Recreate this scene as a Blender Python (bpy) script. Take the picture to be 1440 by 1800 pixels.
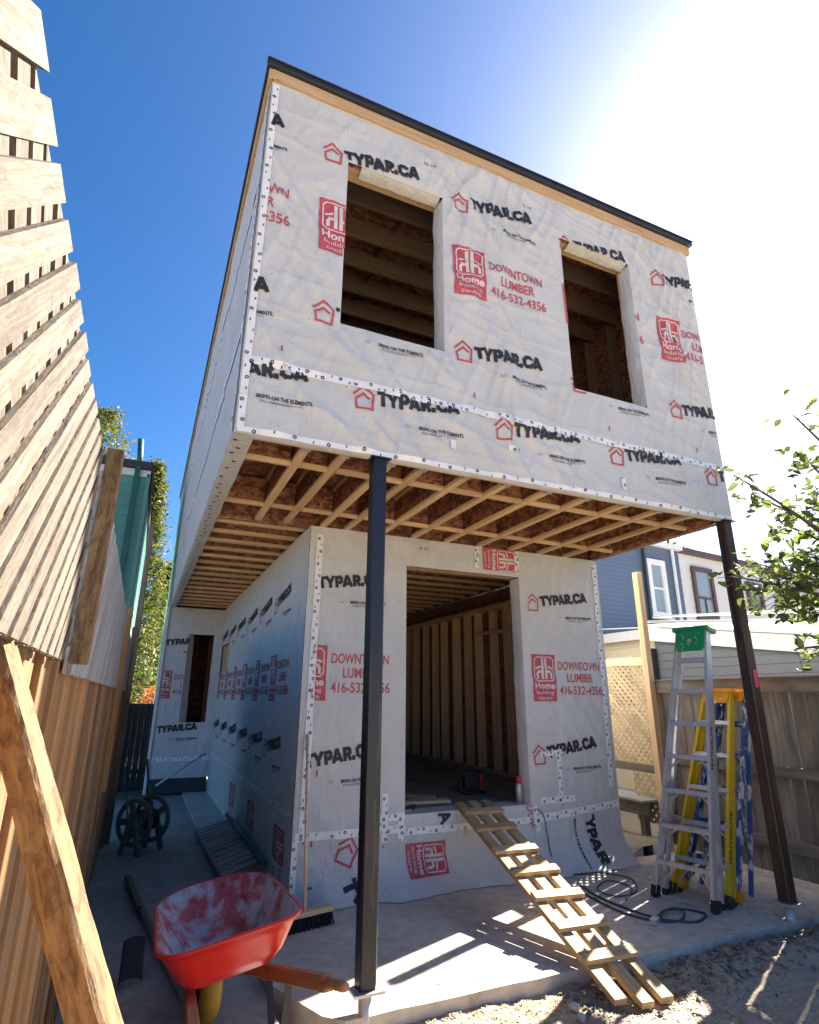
import bpy, bmesh, math, random, bisect
import numpy as np
from mathutils import Vector, Matrix, noise
for o in list(bpy.data.objects): bpy.data.objects.remove(o)
SC = bpy.context.scene
COL = SC.collection
R = math.radians
rng = random.Random(7)

# ------------------------------------------------------------------ camera, sky, sun, exposure
YAW, PITCH, ROLL, FPX = .421, .3127, .0062, 1006.8
CAM = Vector((-.3344, -3.5344, 1.65))
_f = Vector((math.sin(YAW)*math.cos(PITCH), math.cos(YAW)*math.cos(PITCH), math.sin(PITCH)))
_r = Vector((math.cos(YAW), -math.sin(YAW), 0)); _u = _r.cross(_f)
CR = _r*math.cos(ROLL)+_u*math.sin(ROLL); CU = -_r*math.sin(ROLL)+_u*math.cos(ROLL); CF = _f
cam = bpy.data.cameras.new('camera'); camo = bpy.data.objects.new('camera', cam); COL.objects.link(camo)
cam.sensor_fit = 'HORIZONTAL'; cam.sensor_width = 36; cam.lens = 36*FPX/1440
cam.clip_start = .05; cam.clip_end = 2000
camo.matrix_world = Matrix(((CR.x, CU.x, -CF.x, CAM.x), (CR.y, CU.y, -CF.y, CAM.y), (CR.z, CU.z, -CF.z, CAM.z), (0, 0, 0, 1)))
SC.camera = camo
def ray(px, py): return CF + CR*((px-720)/FPX) - CU*((py-900)/FPX)
def on(px, py, ax, v):
    d = ray(px, py); i = 'xyz'.index(ax); return CAM + d*((v-CAM[i])/d[i])

SUN_AZ, SUN_EL = R(68), R(36)   # azimuth read off the shadow edge of the lower wall corner
SUN = Vector((math.sin(SUN_AZ)*math.cos(SUN_EL), math.cos(SUN_AZ)*math.cos(SUN_EL), math.sin(SUN_EL)))
w = bpy.data.worlds.new('World'); SC.world = w; w.use_nodes = True
nt = w.node_tree; nt.nodes.clear()
sky = nt.nodes.new('ShaderNodeTexSky'); sky.sky_type = 'NISHITA'; sky.sun_disc = False
sky.sun_elevation = SUN_EL; sky.sun_rotation = SUN_AZ
sky.altitude = 150; sky.air_density = .72; sky.dust_density = 1.4; sky.ozone_density = 3.6
bg = nt.nodes.new('ShaderNodeBackground'); bg.inputs[1].default_value = .05
wo = nt.nodes.new('ShaderNodeOutputWorld')
hsv = nt.nodes.new('ShaderNodeHueSaturation'); hsv.inputs['Saturation'].default_value = 1.3; nt.links.new(sky.outputs[0], hsv.inputs['Color'])
nt.links.new(hsv.outputs[0], bg.inputs[0]); nt.links.new(bg.outputs[0], wo.inputs[0])
sl = bpy.data.lights.new('sun', 'SUN'); sl.energy = 5; sl.angle = R(.53); sl.color = (1, .93, .82)
so = bpy.data.objects.new('sun', sl); COL.objects.link(so)
so.rotation_euler = SUN.to_track_quat('Z', 'Y').to_euler(); so.location = (6, 5, 9)
SC.view_settings.view_transform = 'Standard'; SC.view_settings.look = 'None'
SC.view_settings.exposure = 2.42; SC.view_settings.gamma = 1
SC.render.engine = 'CYCLES'
SC.cycles.max_bounces = 8; SC.cycles.diffuse_bounces = 5

# ------------------------------------------------------------------ materials
class NT:
    def __init__(s, name):
        s.m = bpy.data.materials.new(name); s.m.use_nodes = True; s.t = s.m.node_tree
        s.b = s.t.nodes['Principled BSDF']; s.out = s.t.nodes['Material Output']
    def n(s, typ, **k):
        x = s.t.nodes.new('ShaderNode'+typ)
        for a, v in k.items():
            if hasattr(x, a): setattr(x, a, v)
            else: x.inputs[a].default_value = v
        return x
    def l(s, a, b): s.t.links.new(a, b)
    def coord(s, scale=(1, 1, 1), rnd=True):
        tc = s.n('TexCoord'); v = tc.outputs['Object']
        if rnd:
            oi = s.n('ObjectInfo'); ad = s.n('VectorMath', operation='ADD'); mu = s.n('Math', operation='MULTIPLY'); mu.inputs[1].default_value = 37
            s.l(oi.outputs['Random'], mu.inputs[0]); s.l(v, ad.inputs[0]); s.l(mu.outputs[0], ad.inputs[1]); v = ad.outputs[0]; s.rand = oi.outputs['Random']
        mp = s.n('Mapping'); mp.inputs['Scale'].default_value = scale; s.l(v, mp.inputs['Vector']); return mp.outputs[0]
    def noise(s, v, scale, detail=4, dist=0, rough=.55):
        x = s.n('TexNoise'); x.inputs['Scale'].default_value = scale; x.inputs['Detail'].default_value = detail
        x.inputs['Distortion'].default_value = dist; x.inputs['Roughness'].default_value = rough; s.l(v, x.inputs['Vector']); return x.outputs['Fac']
    def ramp(s, f, stops):
        x = s.n('ValToRGB'); e = x.color_ramp.elements
        while len(e) < len(stops): e.new(.5)
        for i, (p, c) in enumerate(stops): e[i].position = p; e[i].color = (*c, 1)
        s.l(f, x.inputs[0]); return x.outputs[0]
    def mix(s, f, a, b, mode='MIX'):
        x = s.n('MixRGB', blend_type=mode)
        for i, v in ((0, f), (1, a), (2, b)):
            if isinstance(v, (int, float)): x.inputs[i].default_value = v
            elif isinstance(v, tuple): x.inputs[i].default_value = (*v, 1)
            else: s.l(v, x.inputs[i])
        return x.outputs[0]
    def math(s, op, a, b):
        x = s.n('Math', operation=op)
        for i, v in enumerate((a, b)):
            if isinstance(v, (int, float)): x.inputs[i].default_value = v
            else: s.l(v, x.inputs[i])
        return x.outputs[0]
    def bump(s, h, strength=.3, dist=.01):
        x = s.n('Bump'); x.inputs['Strength'].default_value = strength; x.inputs['Distance'].default_value = dist
        s.l(h, x.inputs['Height']); s.l(x.outputs[0], s.b.inputs['Normal'])
    def fin(s, col=None, rough=.7, metal=0, spec=None):
        if col is not None:
            if isinstance(col, tuple): s.b.inputs['Base Color'].default_value = (*col, 1)
            else: s.l(col, s.b.inputs['Base Color'])
        if isinstance(rough, (int, float)): s.b.inputs['Roughness'].default_value = rough
        else: s.l(rough, s.b.inputs['Roughness'])
        s.b.inputs['Metallic'].default_value = metal
        if spec is not None: s.b.inputs['Specular IOR Level'].default_value = spec
        return s.m

def wood(name, c1, c2, var=.35, rough=.75, grain=30, dirt=None, dirtamt=.5, knots=True, alt=None):
    s = NT(name); v = s.coord((1.6, grain, grain)); n1 = s.noise(v, 1.0, 6, .4)
    col = s.ramp(n1, [(.3, c1), (.68, c2)])
    v2 = s.coord((1.1, 3, 3)); n2 = s.noise(v2, 2.2, 4, .6)
    if dirt: col = s.mix(s.math('MULTIPLY', s.ramp(n2, [(.42, (0, 0, 0)), (.66, (1, 1, 1))]), dirtamt), col, dirt)
    if knots:
        v3 = s.coord((3, 9, 9)); vo = s.n('TexVoronoi'); vo.inputs['Scale'].default_value = 1.4; s.l(v3, vo.inputs['Vector'])
        col = s.mix(s.math('MULTIPLY', s.ramp(vo.outputs['Distance'], [(.04, (1, 1, 1)), (.13, (0, 0, 0))]), .55), col, tuple(x*.35 for x in c1))
    if alt:
        fr = s.math('FRACT', s.math('MULTIPLY', s.rand, 7.31), 0); col = s.mix(s.math('MULTIPLY', s.ramp(fr, [(.45, (0, 0, 0)), (.8, (1, 1, 1))]), .8), col, s.ramp(n1, [(.3, tuple(x*.55 for x in alt)), (.7, alt)]))
    hs = s.n('HueSaturation'); s.l(col, hs.inputs['Color'])
    s.l(s.math('ADD', s.math('MULTIPLY', s.rand, var), 1-var*.5), hs.inputs['Value'])
    s.bump(n1, .35, .004); return s.fin(hs.outputs[0], rough)

def rough_wood(name, c1, c2, c3, var=.4, grain=70, blot=16):
    """coarse sawn wood seen close up: long fibres, dark weather streaks, knots"""
    s = NT(name); v = s.coord((5, grain*1.6, grain*1.6)); n1 = s.noise(v, 1.0, 8, 1.1, .68)
    vb = s.coord((1.2, 3.2, 3.2)); n2 = s.noise(vb, blot, 6, 1.0, .62); vc = s.coord((1, 14, 14)); n3 = s.noise(vc, 3.2, 5, .7)
    col = s.ramp(n1, [(.30, c1), (.62, c2)]); col = s.mix(s.ramp(n2, [(.46, (0, 0, 0)), (.64, (.85,)*3)]), col, c3)
    col = s.mix(s.math('MULTIPLY', s.ramp(n3, [(.58, (0, 0, 0)), (.70, (1, 1, 1))]), .6), col, tuple(x*.6 for x in c1))
    hs = s.n('HueSaturation'); s.l(col, hs.inputs['Color']); s.l(s.math('ADD', s.math('MULTIPLY', s.rand, var), 1-var*.5), hs.inputs['Value'])
    s.bump(s.math('ADD', n1, n2), .7, .004); return s.fin(hs.outputs[0], .85)

def plain(name, c, rough=.5, metal=0, var=.12, scale=8, bump=0, spec=None):
    s = NT(name); v = s.coord((1, 1, 1)); n = s.noise(v, scale, 5)
    col = s.ramp(n, [(.3, tuple(x*(1-var) for x in c)), (.7, tuple(min(1, x*(1+var)) for x in c))])
    if bump: s.bump(n, bump, .004)
    return s.fin(col, rough, metal, spec)

def paint_worn(name, c, c2, amt=(.52, .6), scale=9, rough=.5, metal=0, stretch=(1, 1, 1)):
    s = NT(name); v = s.coord(stretch); n = s.noise(v, scale, 7, .3, .65); n2 = s.noise(v, scale*3.1, 4)
    base = s.ramp(n2, [(.3, tuple(x*.85 for x in c)), (.7, c)])
    col = s.mix(s.ramp(n, [(amt[0], (0, 0, 0)), (amt[1], (1, 1, 1))]), base, c2)
    s.bump(n2, .15, .003); return s.fin(col, rough, metal)

def m_wrap():
    s = NT('house_wrap'); v = s.coord((1, 1, 1), False)
    vz = s.coord((14, 14, 70), False); band = s.noise(vz, 1.2, 4, .3)
    blot = s.noise(v, 2.3, 5, .8); fine = s.noise(v, 90, 3)
    col = s.ramp(blot, [(.3, (.545, .54, .525)), (.7, (.62, .615, .60))])
    col = s.mix(s.math('MULTIPLY', s.ramp(band, [(.35, (1, 1, 1)), (.65, (0, 0, 0))]), .14), col, (.40, .40, .39))
    spk = s.n('TexVoronoi'); spk.inputs['Scale'].default_value = 11; s.l(v, spk.inputs['Vector'])
    col = s.mix(s.ramp(spk.outputs['Distance'], [(.045, (1, 1, 1)), (.07, (0, 0, 0))]), col, (.22, .21, .21))
    # soft creases
    vd = s.coord((9, 9, 3.2), False); cr = s.noise(vd, 1.0, 3, 1.6)
    h = s.math('ADD', s.math('MULTIPLY', cr, .8), s.math('MULTIPLY', fine, .06)); h = s.math('ADD', h, s.math('MULTIPLY', band, .12))
    s.bump(h, .7, .028); s.b.inputs['Sheen Weight'].default_value = .05
    return s.fin(col, .62, 0, .35)

def m_osb(name, tint=(1, 1, 1)):
    s = NT(name); v = s.coord((1, 1, 1)); wv = s.noise(v, 6, 2)
    ad = s.n('VectorMath', operation='MULTIPLY_ADD'); s.l(v, ad.inputs[0]); ad.inputs[1].default_value = (1, 1, 1)
    cb = s.n('CombineXYZ'); s.l(s.math('MULTIPLY', wv, .35), cb.inputs[0]); s.l(s.math('MULTIPLY', wv, .2), cb.inputs[1]); s.l(cb.outputs[0], ad.inputs[2])
    vo = s.n('TexVoronoi'); vo.inputs['Scale'].default_value = 1; mp = s.n('Mapping'); mp.inputs['Scale'].default_value = (16, 38, 30); mp.inputs['Rotation'].default_value = (.3, .2, .5)
    s.l(ad.outputs[0], mp.inputs['Vector']); s.l(mp.outputs[0], vo.inputs['Vector'])
    sep = s.n('SeparateColor'); s.l(vo.outputs['Color'], sep.inputs[0])
    col = s.ramp(sep.outputs[0], [(0, (.09*tint[0], .033*tint[1], .018*tint[2])), (.5, (.20*tint[0], .085*tint[1], .045*tint[2])), (1, (.36*tint[0], .18*tint[1], .09*tint[2]))])
    s.bump(sep.outputs[1], .2, .003); return s.fin(col, .7)

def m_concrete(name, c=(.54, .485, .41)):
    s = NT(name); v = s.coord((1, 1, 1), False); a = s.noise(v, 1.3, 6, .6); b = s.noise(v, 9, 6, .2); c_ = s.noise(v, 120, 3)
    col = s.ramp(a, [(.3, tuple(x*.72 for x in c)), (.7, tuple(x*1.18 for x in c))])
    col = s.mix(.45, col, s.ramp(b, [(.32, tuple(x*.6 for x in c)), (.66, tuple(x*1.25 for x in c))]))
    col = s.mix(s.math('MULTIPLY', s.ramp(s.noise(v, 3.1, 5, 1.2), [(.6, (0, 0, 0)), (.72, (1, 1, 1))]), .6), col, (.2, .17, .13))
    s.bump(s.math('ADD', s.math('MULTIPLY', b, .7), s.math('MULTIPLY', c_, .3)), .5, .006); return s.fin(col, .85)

def m_dirt():
    s = NT('dirt'); v = s.coord((1, 1, 1), False); a = s.noise(v, 1.6, 5, .5); b = s.noise(v, 30, 6); c_ = s.noise(v, 7, 5)
    dirt = s.ramp(b, [(.3, (.25, .208, .158)), (.7, (.41, .35, .275))])
    straw = s.ramp(b, [(.3, (.30, .22, .12)), (.68, (.60, .47, .28))])
    m = s.ramp(s.math('ADD', s.math('MULTIPLY', a, .75), s.math('MULTIPLY', c_, .25)), [(.47, (0, 0, 0)), (.56, (1, 1, 1))])
    sx = s.n('SeparateXYZ'); s.l(v, sx.inputs[0]); gx = s.ramp(s.math('MULTIPLY', sx.outputs[0], .2), [(.45, (1, 1, 1)), (.62, (0, 0, 0))])
    col = s.mix(s.math('MULTIPLY', m, s.math('ADD', s.math('MULTIPLY', gx, .8), .15)), dirt, straw)
    s.bump(s.math('ADD', b, c_), .45, .015); return s.fin(col, .95)

def m_glass(name='window_glass', tint=(.25, .3, .33)):
    s = NT(name); return s.fin(tint, .04, 0, .8)

def m_leaf(name, c1, c2, trans=.35):
    s = NT(name); v = s.coord((1, 1, 1), False); wn = s.n('TexWhiteNoise', noise_dimensions='3D')
    sn = s.n('VectorMath', operation='SNAP'); sn.inputs[1].default_value = (.09, .09, .09); s.l(v, sn.inputs[0]); s.l(sn.outputs[0], wn.inputs['Vector'])
    col = s.ramp(wn.outputs['Value'], [(.2, c1), (.9, c2)])
    s.fin(col, .5); tr = s.n('BsdfTranslucent'); hs = s.n('HueSaturation'); hs.inputs['Value'].default_value = 1.7; hs.inputs['Hue'].default_value = .48; s.l(col, hs.inputs['Color']); s.l(hs.outputs[0], tr.inputs[0])
    mx = s.n('MixShader'); mx.inputs[0].default_value = trans; s.l(s.b.outputs[0], mx.inputs[1]); s.l(tr.outputs[0], mx.inputs[2]); s.l(mx.outputs[0], s.out.inputs[0]); return s.m

def m_sheet():
    s = NT('clear_plastic'); s.b.inputs['Transmission Weight'].default_value = .0; s.fin((.7, .66, .62), .25, 0, .6)
    tb = s.n('BsdfTransparent'); mx = s.n('MixShader'); v = s.coord((1, 1, 1), False)
    s.l(s.ramp(s.noise(v, 9, 4, 1.5), [(.4, (.12,)*3), (.7, (.55,)*3)]), mx.inputs[0]); s.l(tb.outputs[0], mx.inputs[1]); s.l(s.b.outputs[0], mx.inputs[2]); s.l(mx.outputs[0], s.out.inputs[0]); return s.m

M = dict(
 wrap=m_wrap(), osb=m_osb('strand_board', (1.25, 1.2, 1.2)), osb2=m_osb('strand_board_dark', (1.1, 1.1, 1.2)),
 lumber=wood('spruce_lumber', (.52, .33, .17), (.71, .50, .29), .25),
 rafter=wood('dark_rafter', (.15, .10, .068), (.24, .165, .115), .4),  # darker, greyer spruce for the upper interior lumber
 lumber_in=wood('spruce_stud', (.54, .35, .19), (.72, .51, .32), .4),
 lumber_fresh=wood('fresh_pine', (.38, .235, .10), (.55, .39, .20), .3),
 cedar=wood('cedar_fence', (.19, .078, .022), (.37, .185, .06), .8, dirt=(.27, .19, .11), dirtamt=.5, alt=(.27, .215, .145)),
 weathered=wood('weathered_cedar', (.115, .092, .07), (.235, .20, .158), .5, dirt=(.085, .066, .05), dirtamt=.6),
 lattice=rough_wood('weathered_lattice', (.045, .03, .019), (.175, .138, .10), (.075, .05, .032), .5, 60, 26),
 lattice_grey=wood('grey_lattice', (.28, .265, .25), (.44, .42, .39), .3, dirt=(.22, .20, .18)),
 lattice_gold=wood('tan_lattice', (.34, .25, .14), (.50, .38, .22), .3, dirt=(.2, .15, .1)),
 brace=rough_wood('rough_brace', (.13, .07, .026), (.27, .17, .075), (.075, .036, .014), .1, 40, 20),
 wood_red=wood('stained_handle', (.32, .14, .055), (.46, .235, .105), .1),
 trim=wood('fascia_wood', (.42, .27, .14), (.58, .40, .22), .2),
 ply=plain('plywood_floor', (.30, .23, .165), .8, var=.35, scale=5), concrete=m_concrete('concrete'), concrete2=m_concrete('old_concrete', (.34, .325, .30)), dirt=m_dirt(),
 steel=paint_worn('mill_steel', (.045, .047, .055), (.12, .10, .09), (.55, .75), 6, .38, .75, (3, 3, .35)),
 steel_rust=paint_worn('primed_steel', (.045, .028, .022), (.10, .055, .04), (.45, .75), 5, .5, .35, (3, 3, .35)),
 galv=plain('galvanized', (.52, .52, .50), .45, .6), fascia=plain('dark_fascia', (.035, .04, .055), .4, .3),
 tape=plain('seam_tape', (.80, .80, .80), .4, var=.06), black_print=plain('black_ink', (.022, .022, .026), .6), red_print=plain('red_ink', (.50, .075, .10), .6, var=.22, scale=25),
 white_print=plain('unprinted_sheet', (.64, .60, .58), .6),
 red_paint=paint_worn('red_tray_paint', (.78, .026, .014), (.55, .04, .03), (.6, .75), 7, .3),
 yellow_wheel=plain('yellow_wheel', (.42, .24, .02), .6), black=plain('black_plastic', (.018, .018, .02), .5), rubber=plain('rubber', (.02, .02, .02), .85),
 alu=paint_worn('scuffed_aluminium', (.56, .56, .57), (.36, .345, .32), (.48, .75), 12, .42, .55, (1, 1, .5)), yellow=paint_worn('yellow_fibreglass', (.62, .43, .01), (.40, .29, .06), (.58, .72), 10, .5),
 blue_worn=paint_worn('paint_spattered_blue', (.035, .085, .26), (.55, .55, .55), (.53, .57), 13, .55, 0, (1, 1, .5)), green=paint_worn('green_cap', (.005, .26, .085), (.45, .55, .48), (.62, .66), 22, .4), orange=plain('orange_plastic', (.65, .26, .01), .5),
 green_siding=plain('green_siding', (.105, .30, .255), .55, var=.06), dark_green=plain('dark_green_metal', (.01, .11, .075), .5), white=plain('white_trim', (.74, .74, .72), .5, var=.05), cream=plain('cream_siding', (.66, .58, .42), .6, var=.05),
 blue_siding=plain('blue_vinyl_siding', (.105, .135, .19), .42, var=.06), white_siding=plain('white_siding', (.66, .65, .62), .5, var=.05), grey_siding=plain('grey_siding', (.125, .14, .165), .55, var=.06),
 brown=plain('brown_trim', (.085, .04, .03), .5), roofing=plain('dark_roofing', (.05, .05, .055), .85, var=.3, scale=30), glass=m_glass(), glass_dark=m_glass('dark_glass', (.04, .05, .055)),
 leaf=m_leaf('apple_leaf', (.04, .07, .018), (.16, .225, .05), .4), needle=m_leaf('cedar_foliage', (.035, .065, .012), (.19, .20, .035), .3), bark=plain('bark', (.09, .07, .055), .9, var=.4, scale=20, bump=.5),
 autumn=m_leaf('autumn_leaf', (.35, .06, .02), (.5, .18, .05)), sheet=m_sheet(), slab_edge=m_concrete('slab_edge', (.30, .27, .23)), grey_pvc=plain('grey_pvc', (.19, .23, .25), .45), reel=plain('hose_reel_plastic', (.11, .125, .12), .55), cable=plain('blue_cable', (.03, .055, .07), .5),
 bristle=plain('bristles', (.012, .012, .012), .9), debris=plain('clods', (.19, .165, .135), .95, var=.5, scale=20), chip=wood('wood_chip', (.45, .32, .17), (.62, .47, .28), .4), leaf_litter=plain('leaf_litter', (.16, .125, .09), .9, var=.6, scale=15), red_cap=plain('red_cap', (.6, .03, .02), .4), grey_can=plain('grey_can', (.45, .46, .47), .35, .4), darkvoid=plain('dark_gate_and_shade', (.03, .04, .05), .6),
)
def m_tray():
    s = NT('tray_inside'); v = s.coord((1, 1, 1), False); a = s.noise(v, 4.6, 7, .35, .62); b = s.noise(v, 16, 6, .3)
    red = s.ramp(b, [(.3, (.50, .05, .05)), (.7, (.62, .16, .15))]); ce = s.ramp(b, [(.3, (.42, .39, .39)), (.7, (.68, .62, .61))])
    col = s.mix(s.ramp(a, [(.42, (0, 0, 0)), (.52, (1, 1, 1))]), red, ce)
    col = s.mix(s.ramp(s.noise(v, 5.1, 4, .8, .5), [(.62, (0, 0, 0)), (.68, (1, 1, 1))]), col, (.20, .21, .22))
    s.bump(b, .25, .004); return s.fin(col, .7)
M['tray'] = m_tray()

# ------------------------------------------------------------------ mesh helpers
def link(name, me, mat, parent=None, mw=None):
    o = bpy.data.objects.new(name, me); COL.objects.link(o)
    if mat and not me.materials: me.materials.append(mat)
    if mw is not None: o.matrix_world = mw
    if parent is not None: o.parent = parent
    return o
def tag(o, label, cat, group=None, kind=None):
    if label: o['label'] = label
    if cat: o['category'] = cat
    if group: o['group'] = group
    if kind: o['kind'] = kind
    return o
def thing(name, label, cat, loc=(0, 0, 0), group=None):
    o = bpy.data.objects.new(name, None); COL.objects.link(o); o.empty_display_size = .2; o.location = loc; return tag(o, label, cat, group)
def stuff(o): o['kind'] = 'stuff'; return o
class MB:
    def __init__(s): s.v = []; s.f = []
    def add(s, vs, fs):
        k = len(s.v); s.v += [tuple(p) for p in vs]; s.f += [tuple(i+k for i in f) for f in fs]; return s
    def box(s, x0, x1, y0, y1, z0, z1):
        return s.add([(x0, y0, z0), (x1, y0, z0), (x1, y1, z0), (x0, y1, z0), (x0, y0, z1), (x1, y0, z1), (x1, y1, z1), (x0, y1, z1)],
                     [(0, 3, 2, 1), (4, 5, 6, 7), (0, 1, 5, 4), (1, 2, 6, 5), (2, 3, 7, 6), (3, 0, 4, 7)])
    def bar(s, a, b, w, t, up=(0, 0, 1), w2=None):
        a = Vector(a); b = Vector(b); d = (b-a).normalized(); up = Vector(up); sd = d.cross(up)
        if sd.length < 1e-4: sd = d.cross(Vector((1, 0, 0)))
        sd.normalize(); n = sd.cross(d); w2 = w if w2 is None else w2; vs = []
        for p, ww in ((a, w), (b, w2)):
            for i, j in ((-1, -1), (1, -1), (1, 1), (-1, 1)): vs.append(p+sd*(i*ww/2)+n*(j*t/2))
        return s.add(vs, [(0, 1, 2, 3), (7, 6, 5, 4), (0, 4, 5, 1), (1, 5, 6, 2), (2, 6, 7, 3), (3, 7, 4, 0)])
    def tube(s, pts, r, n=8, cap=True):
        pts = [Vector(p) for p in pts]; rs = r if isinstance(r, (list, tuple)) else [r]*len(pts); vs = []; fs = []
        up = Vector((.13, .27, 1)).normalized()
        for i, p in enumerate(pts):
            d = (pts[min(i+1, len(pts)-1)]-pts[max(i-1, 0)]).normalized(); a = d.cross(up)
            if a.length < .05: a = d.cross(Vector((1, 0, 0)))
            a.normalize(); b = d.cross(a)
            for k in range(n): t = 2*math.pi*k/n; vs.append(p+a*(math.cos(t)*rs[i])+b*(math.sin(t)*rs[i]))
        for i in range(len(pts)-1):
            for k in range(n): fs.append((i*n+k, i*n+(k+1) % n, (i+1)*n+(k+1) % n, (i+1)*n+k))
        if cap: fs.append(tuple(range(n))); fs.append(tuple((len(pts)-1)*n+k for k in reversed(range(n))))
        return s.add(vs, fs)
    def prism(s, poly, h, fn):  # poly 2D, extruded by h; fn(u,v,w)->xyz
        n = len(poly); vs = [fn(u, v, 0) for u, v in poly]+[fn(u, v, h) for u, v in poly]
        return s.add(vs, [tuple(range(n)), tuple(reversed(range(n, 2*n)))]+[(i, i+n, (i+1) % n+n, (i+1) % n) for i in range(n)])
    def ring(s, fn, cx, cy, ro, ri, n=10):
        vs = [fn(cx+math.cos(2*math.pi*k/n)*r, cy+math.sin(2*math.pi*k/n)*r) for r in (ro, ri) for k in range(n)]
        return s.add(vs, [(k, (k+1) % n, n+(k+1) % n, n+k) for k in range(n)])
    def mesh(s, name):
        me = bpy.data.meshes.new(name); me.from_pydata(s.v, [], s.f)
        bm = bmesh.new(); bm.from_mesh(me); bmesh.ops.recalc_face_normals(bm, faces=bm.faces); bm.to_mesh(me); bm.free(); me.update(); return me
    def build(s, name, mat, parent=None, smooth=False):
        me = s.mesh(name)
        if smooth: me.shade_smooth()
        return link(name, me, mat, parent)
_pc = {}
def cbox_mesh(L, w_, t, mat, bev=.003):
    key = (round(L, 3), round(w_, 4), round(t, 4), mat.name)
    if key in _pc: return _pc[key]
    bm = bmesh.new(); bmesh.ops.create_cube(bm, size=1)
    for v in bm.verts: v.co = Vector(((v.co.x+.5)*L, v.co.y*w_, v.co.z*t))
    b = min(bev, t*.25, w_*.25)
    bmesh.ops.bevel(bm, geom=bm.edges[:], offset=b, segments=1, affect='EDGES')
    me = bpy.data.meshes.new('plank'); bm.to_mesh(me); bm.free(); me.materials.append(mat); _pc[key] = me; return me
def plank(name, a, b, w_, t, mat, parent=None, up=(0, 0, 1), bev=.003, roll=0):
    """board from a to b; w_ across (perpendicular to up), t along up"""
    a = Vector(a); b = Vector(b); d = (b-a); L = d.length; d.normalize(); up = Vector(up); y = up.cross(d)
    if y.length < 1e-4: y = Vector((0, 1, 0)).cross(d)
    y.normalize(); z = d.cross(y)
    if roll: q = Matrix.Rotation(roll, 3, d); y = q @ y; z = q @ z
    me = cbox_mesh(L, w_, t, mat, bev)
    mw = Matrix(((d.x, y.x, z.x, a.x), (d.y, y.y, z.y, a.y), (d.z, y.z, z.z, a.z), (0, 0, 0, 1)))
    o = bpy.data.objects.new(name, me); COL.objects.link(o)
    if parent is not None: o.parent = parent
    o.matrix_local = mw; o.matrix_basis = mw; return o

# ------------------------------------------------------------------ ground
def nz(x, y, s, z=0): return noise.noise(Vector((x*s, y*s, z)))
g = MB(); S = 300
g.add([(-S, -S, -.2), (S, -S, -.2), (S, S, -.2), (-S, S, -.2)], [(0, 1, 2, 3)])
tag(g.build('ground', M['dirt']), None, None, kind='structure')
def bumpy(name, x0, x1, y0, y1, st, zf, mat):
    nx = int((x1-x0)/st); ny = int((y1-y0)/st); b = MB()
    vs = [(x0+(x1-x0)*i/nx, y0+(y1-y0)*j/ny, 0) for j in range(ny+1) for i in range(nx+1)]
    vs = [(x, y, zf(x, y)) for x, y, _ in vs]
    b.add(vs, [(j*(nx+1)+i, j*(nx+1)+i+1, (j+1)*(nx+1)+i+1, (j+1)*(nx+1)+i) for j in range(ny) for i in range(nx)])
    return tag(b.build(name, mat, smooth=True), None, None, kind='structure')
def yard_z(x, y):
    heap = .09*max(0, min(1, (x-2.6)/1.0))*math.exp(-((y+.28)/.28)**2)
    return -.075 + .025*nz(x, y, 2.2) + .018*nz(x, y, 7, 3) + .010*nz(x, y, 21, 5) + heap*(.6+.6*nz(x, y, 5, 9))
bumpy('dirt_yard', -1.5, 6.5, -4.5, .12, .035, yard_z, M['dirt'])
# slab with an uneven front edge
sb = MB(); top = [(-.0, 0)]
edge = [(.60, .62), (.68, .42), (.80, .12), (.9, .02)] + [(.9+i*.155, .015+.02*nz(i, 3, .7)) for i in range(1, 30)] + [(5.46, .0)]
poly = edge+[(5.46, 1.93), (.6, 1.93)]
sb.prism(poly, -.16, lambda u, v, h: (u, v, h)); tag(sb.build('concrete_slab', M['concrete']), None, None, kind='structure')
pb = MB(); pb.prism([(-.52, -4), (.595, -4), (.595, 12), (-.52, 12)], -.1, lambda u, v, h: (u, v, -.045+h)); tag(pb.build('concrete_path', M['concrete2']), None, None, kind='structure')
pb = MB(); pb.box(.6, 1.02, 1.935, 8.46, -.16, -.002); tag(pb.build('concrete_apron', M['concrete']), None, None, kind='structure')

# ------------------------------------------------------------------ house
W, HT, ZS, X1, Y1, YR, YB = 4.65, 6.60, 3.28, 1.016, 1.893, 8.45, 11.6
house = thing('house_under_construction', 'two-storey house extension wrapped in printed white house wrap, upper floor overhanging on steel posts', 'house')
def hd(u, v, seed, amp=1.0):
    p = Vector((u, v, seed*7.3)); nn_ = noise.noise
    big = nn_(p*1.3)*.012
    m1 = min(1.3, max(0, nn_(p*.8+Vector((5, 3, 1)))*1.8+.6)); m2 = min(1.3, max(0, nn_(p*.9+Vector((15, 9, 2)))*1.8+.55))
    wob = nn_(p*2.1)*.25
    def ridge(ca, sa, fr, st, sd, lo):
        a = (u*ca+v*sa)*fr+wob; c = (v*ca-u*sa)*st; r = 1-abs(nn_(Vector((a, c, sd)))); return (max(0, r-lo)/(1-lo))**1.5
    w1 = ridge(.82, .57, 5.2, .9, seed+1.5, .70); w2 = ridge(.96, -.28, 6.5, .8, seed+4.1, .74); w3 = ridge(.17, .98, 7.0, 1.1, seed+8.3, .78)
    return amp*(big + .025*w1*m1 + .019*w2*m2 + .009*w3)
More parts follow.
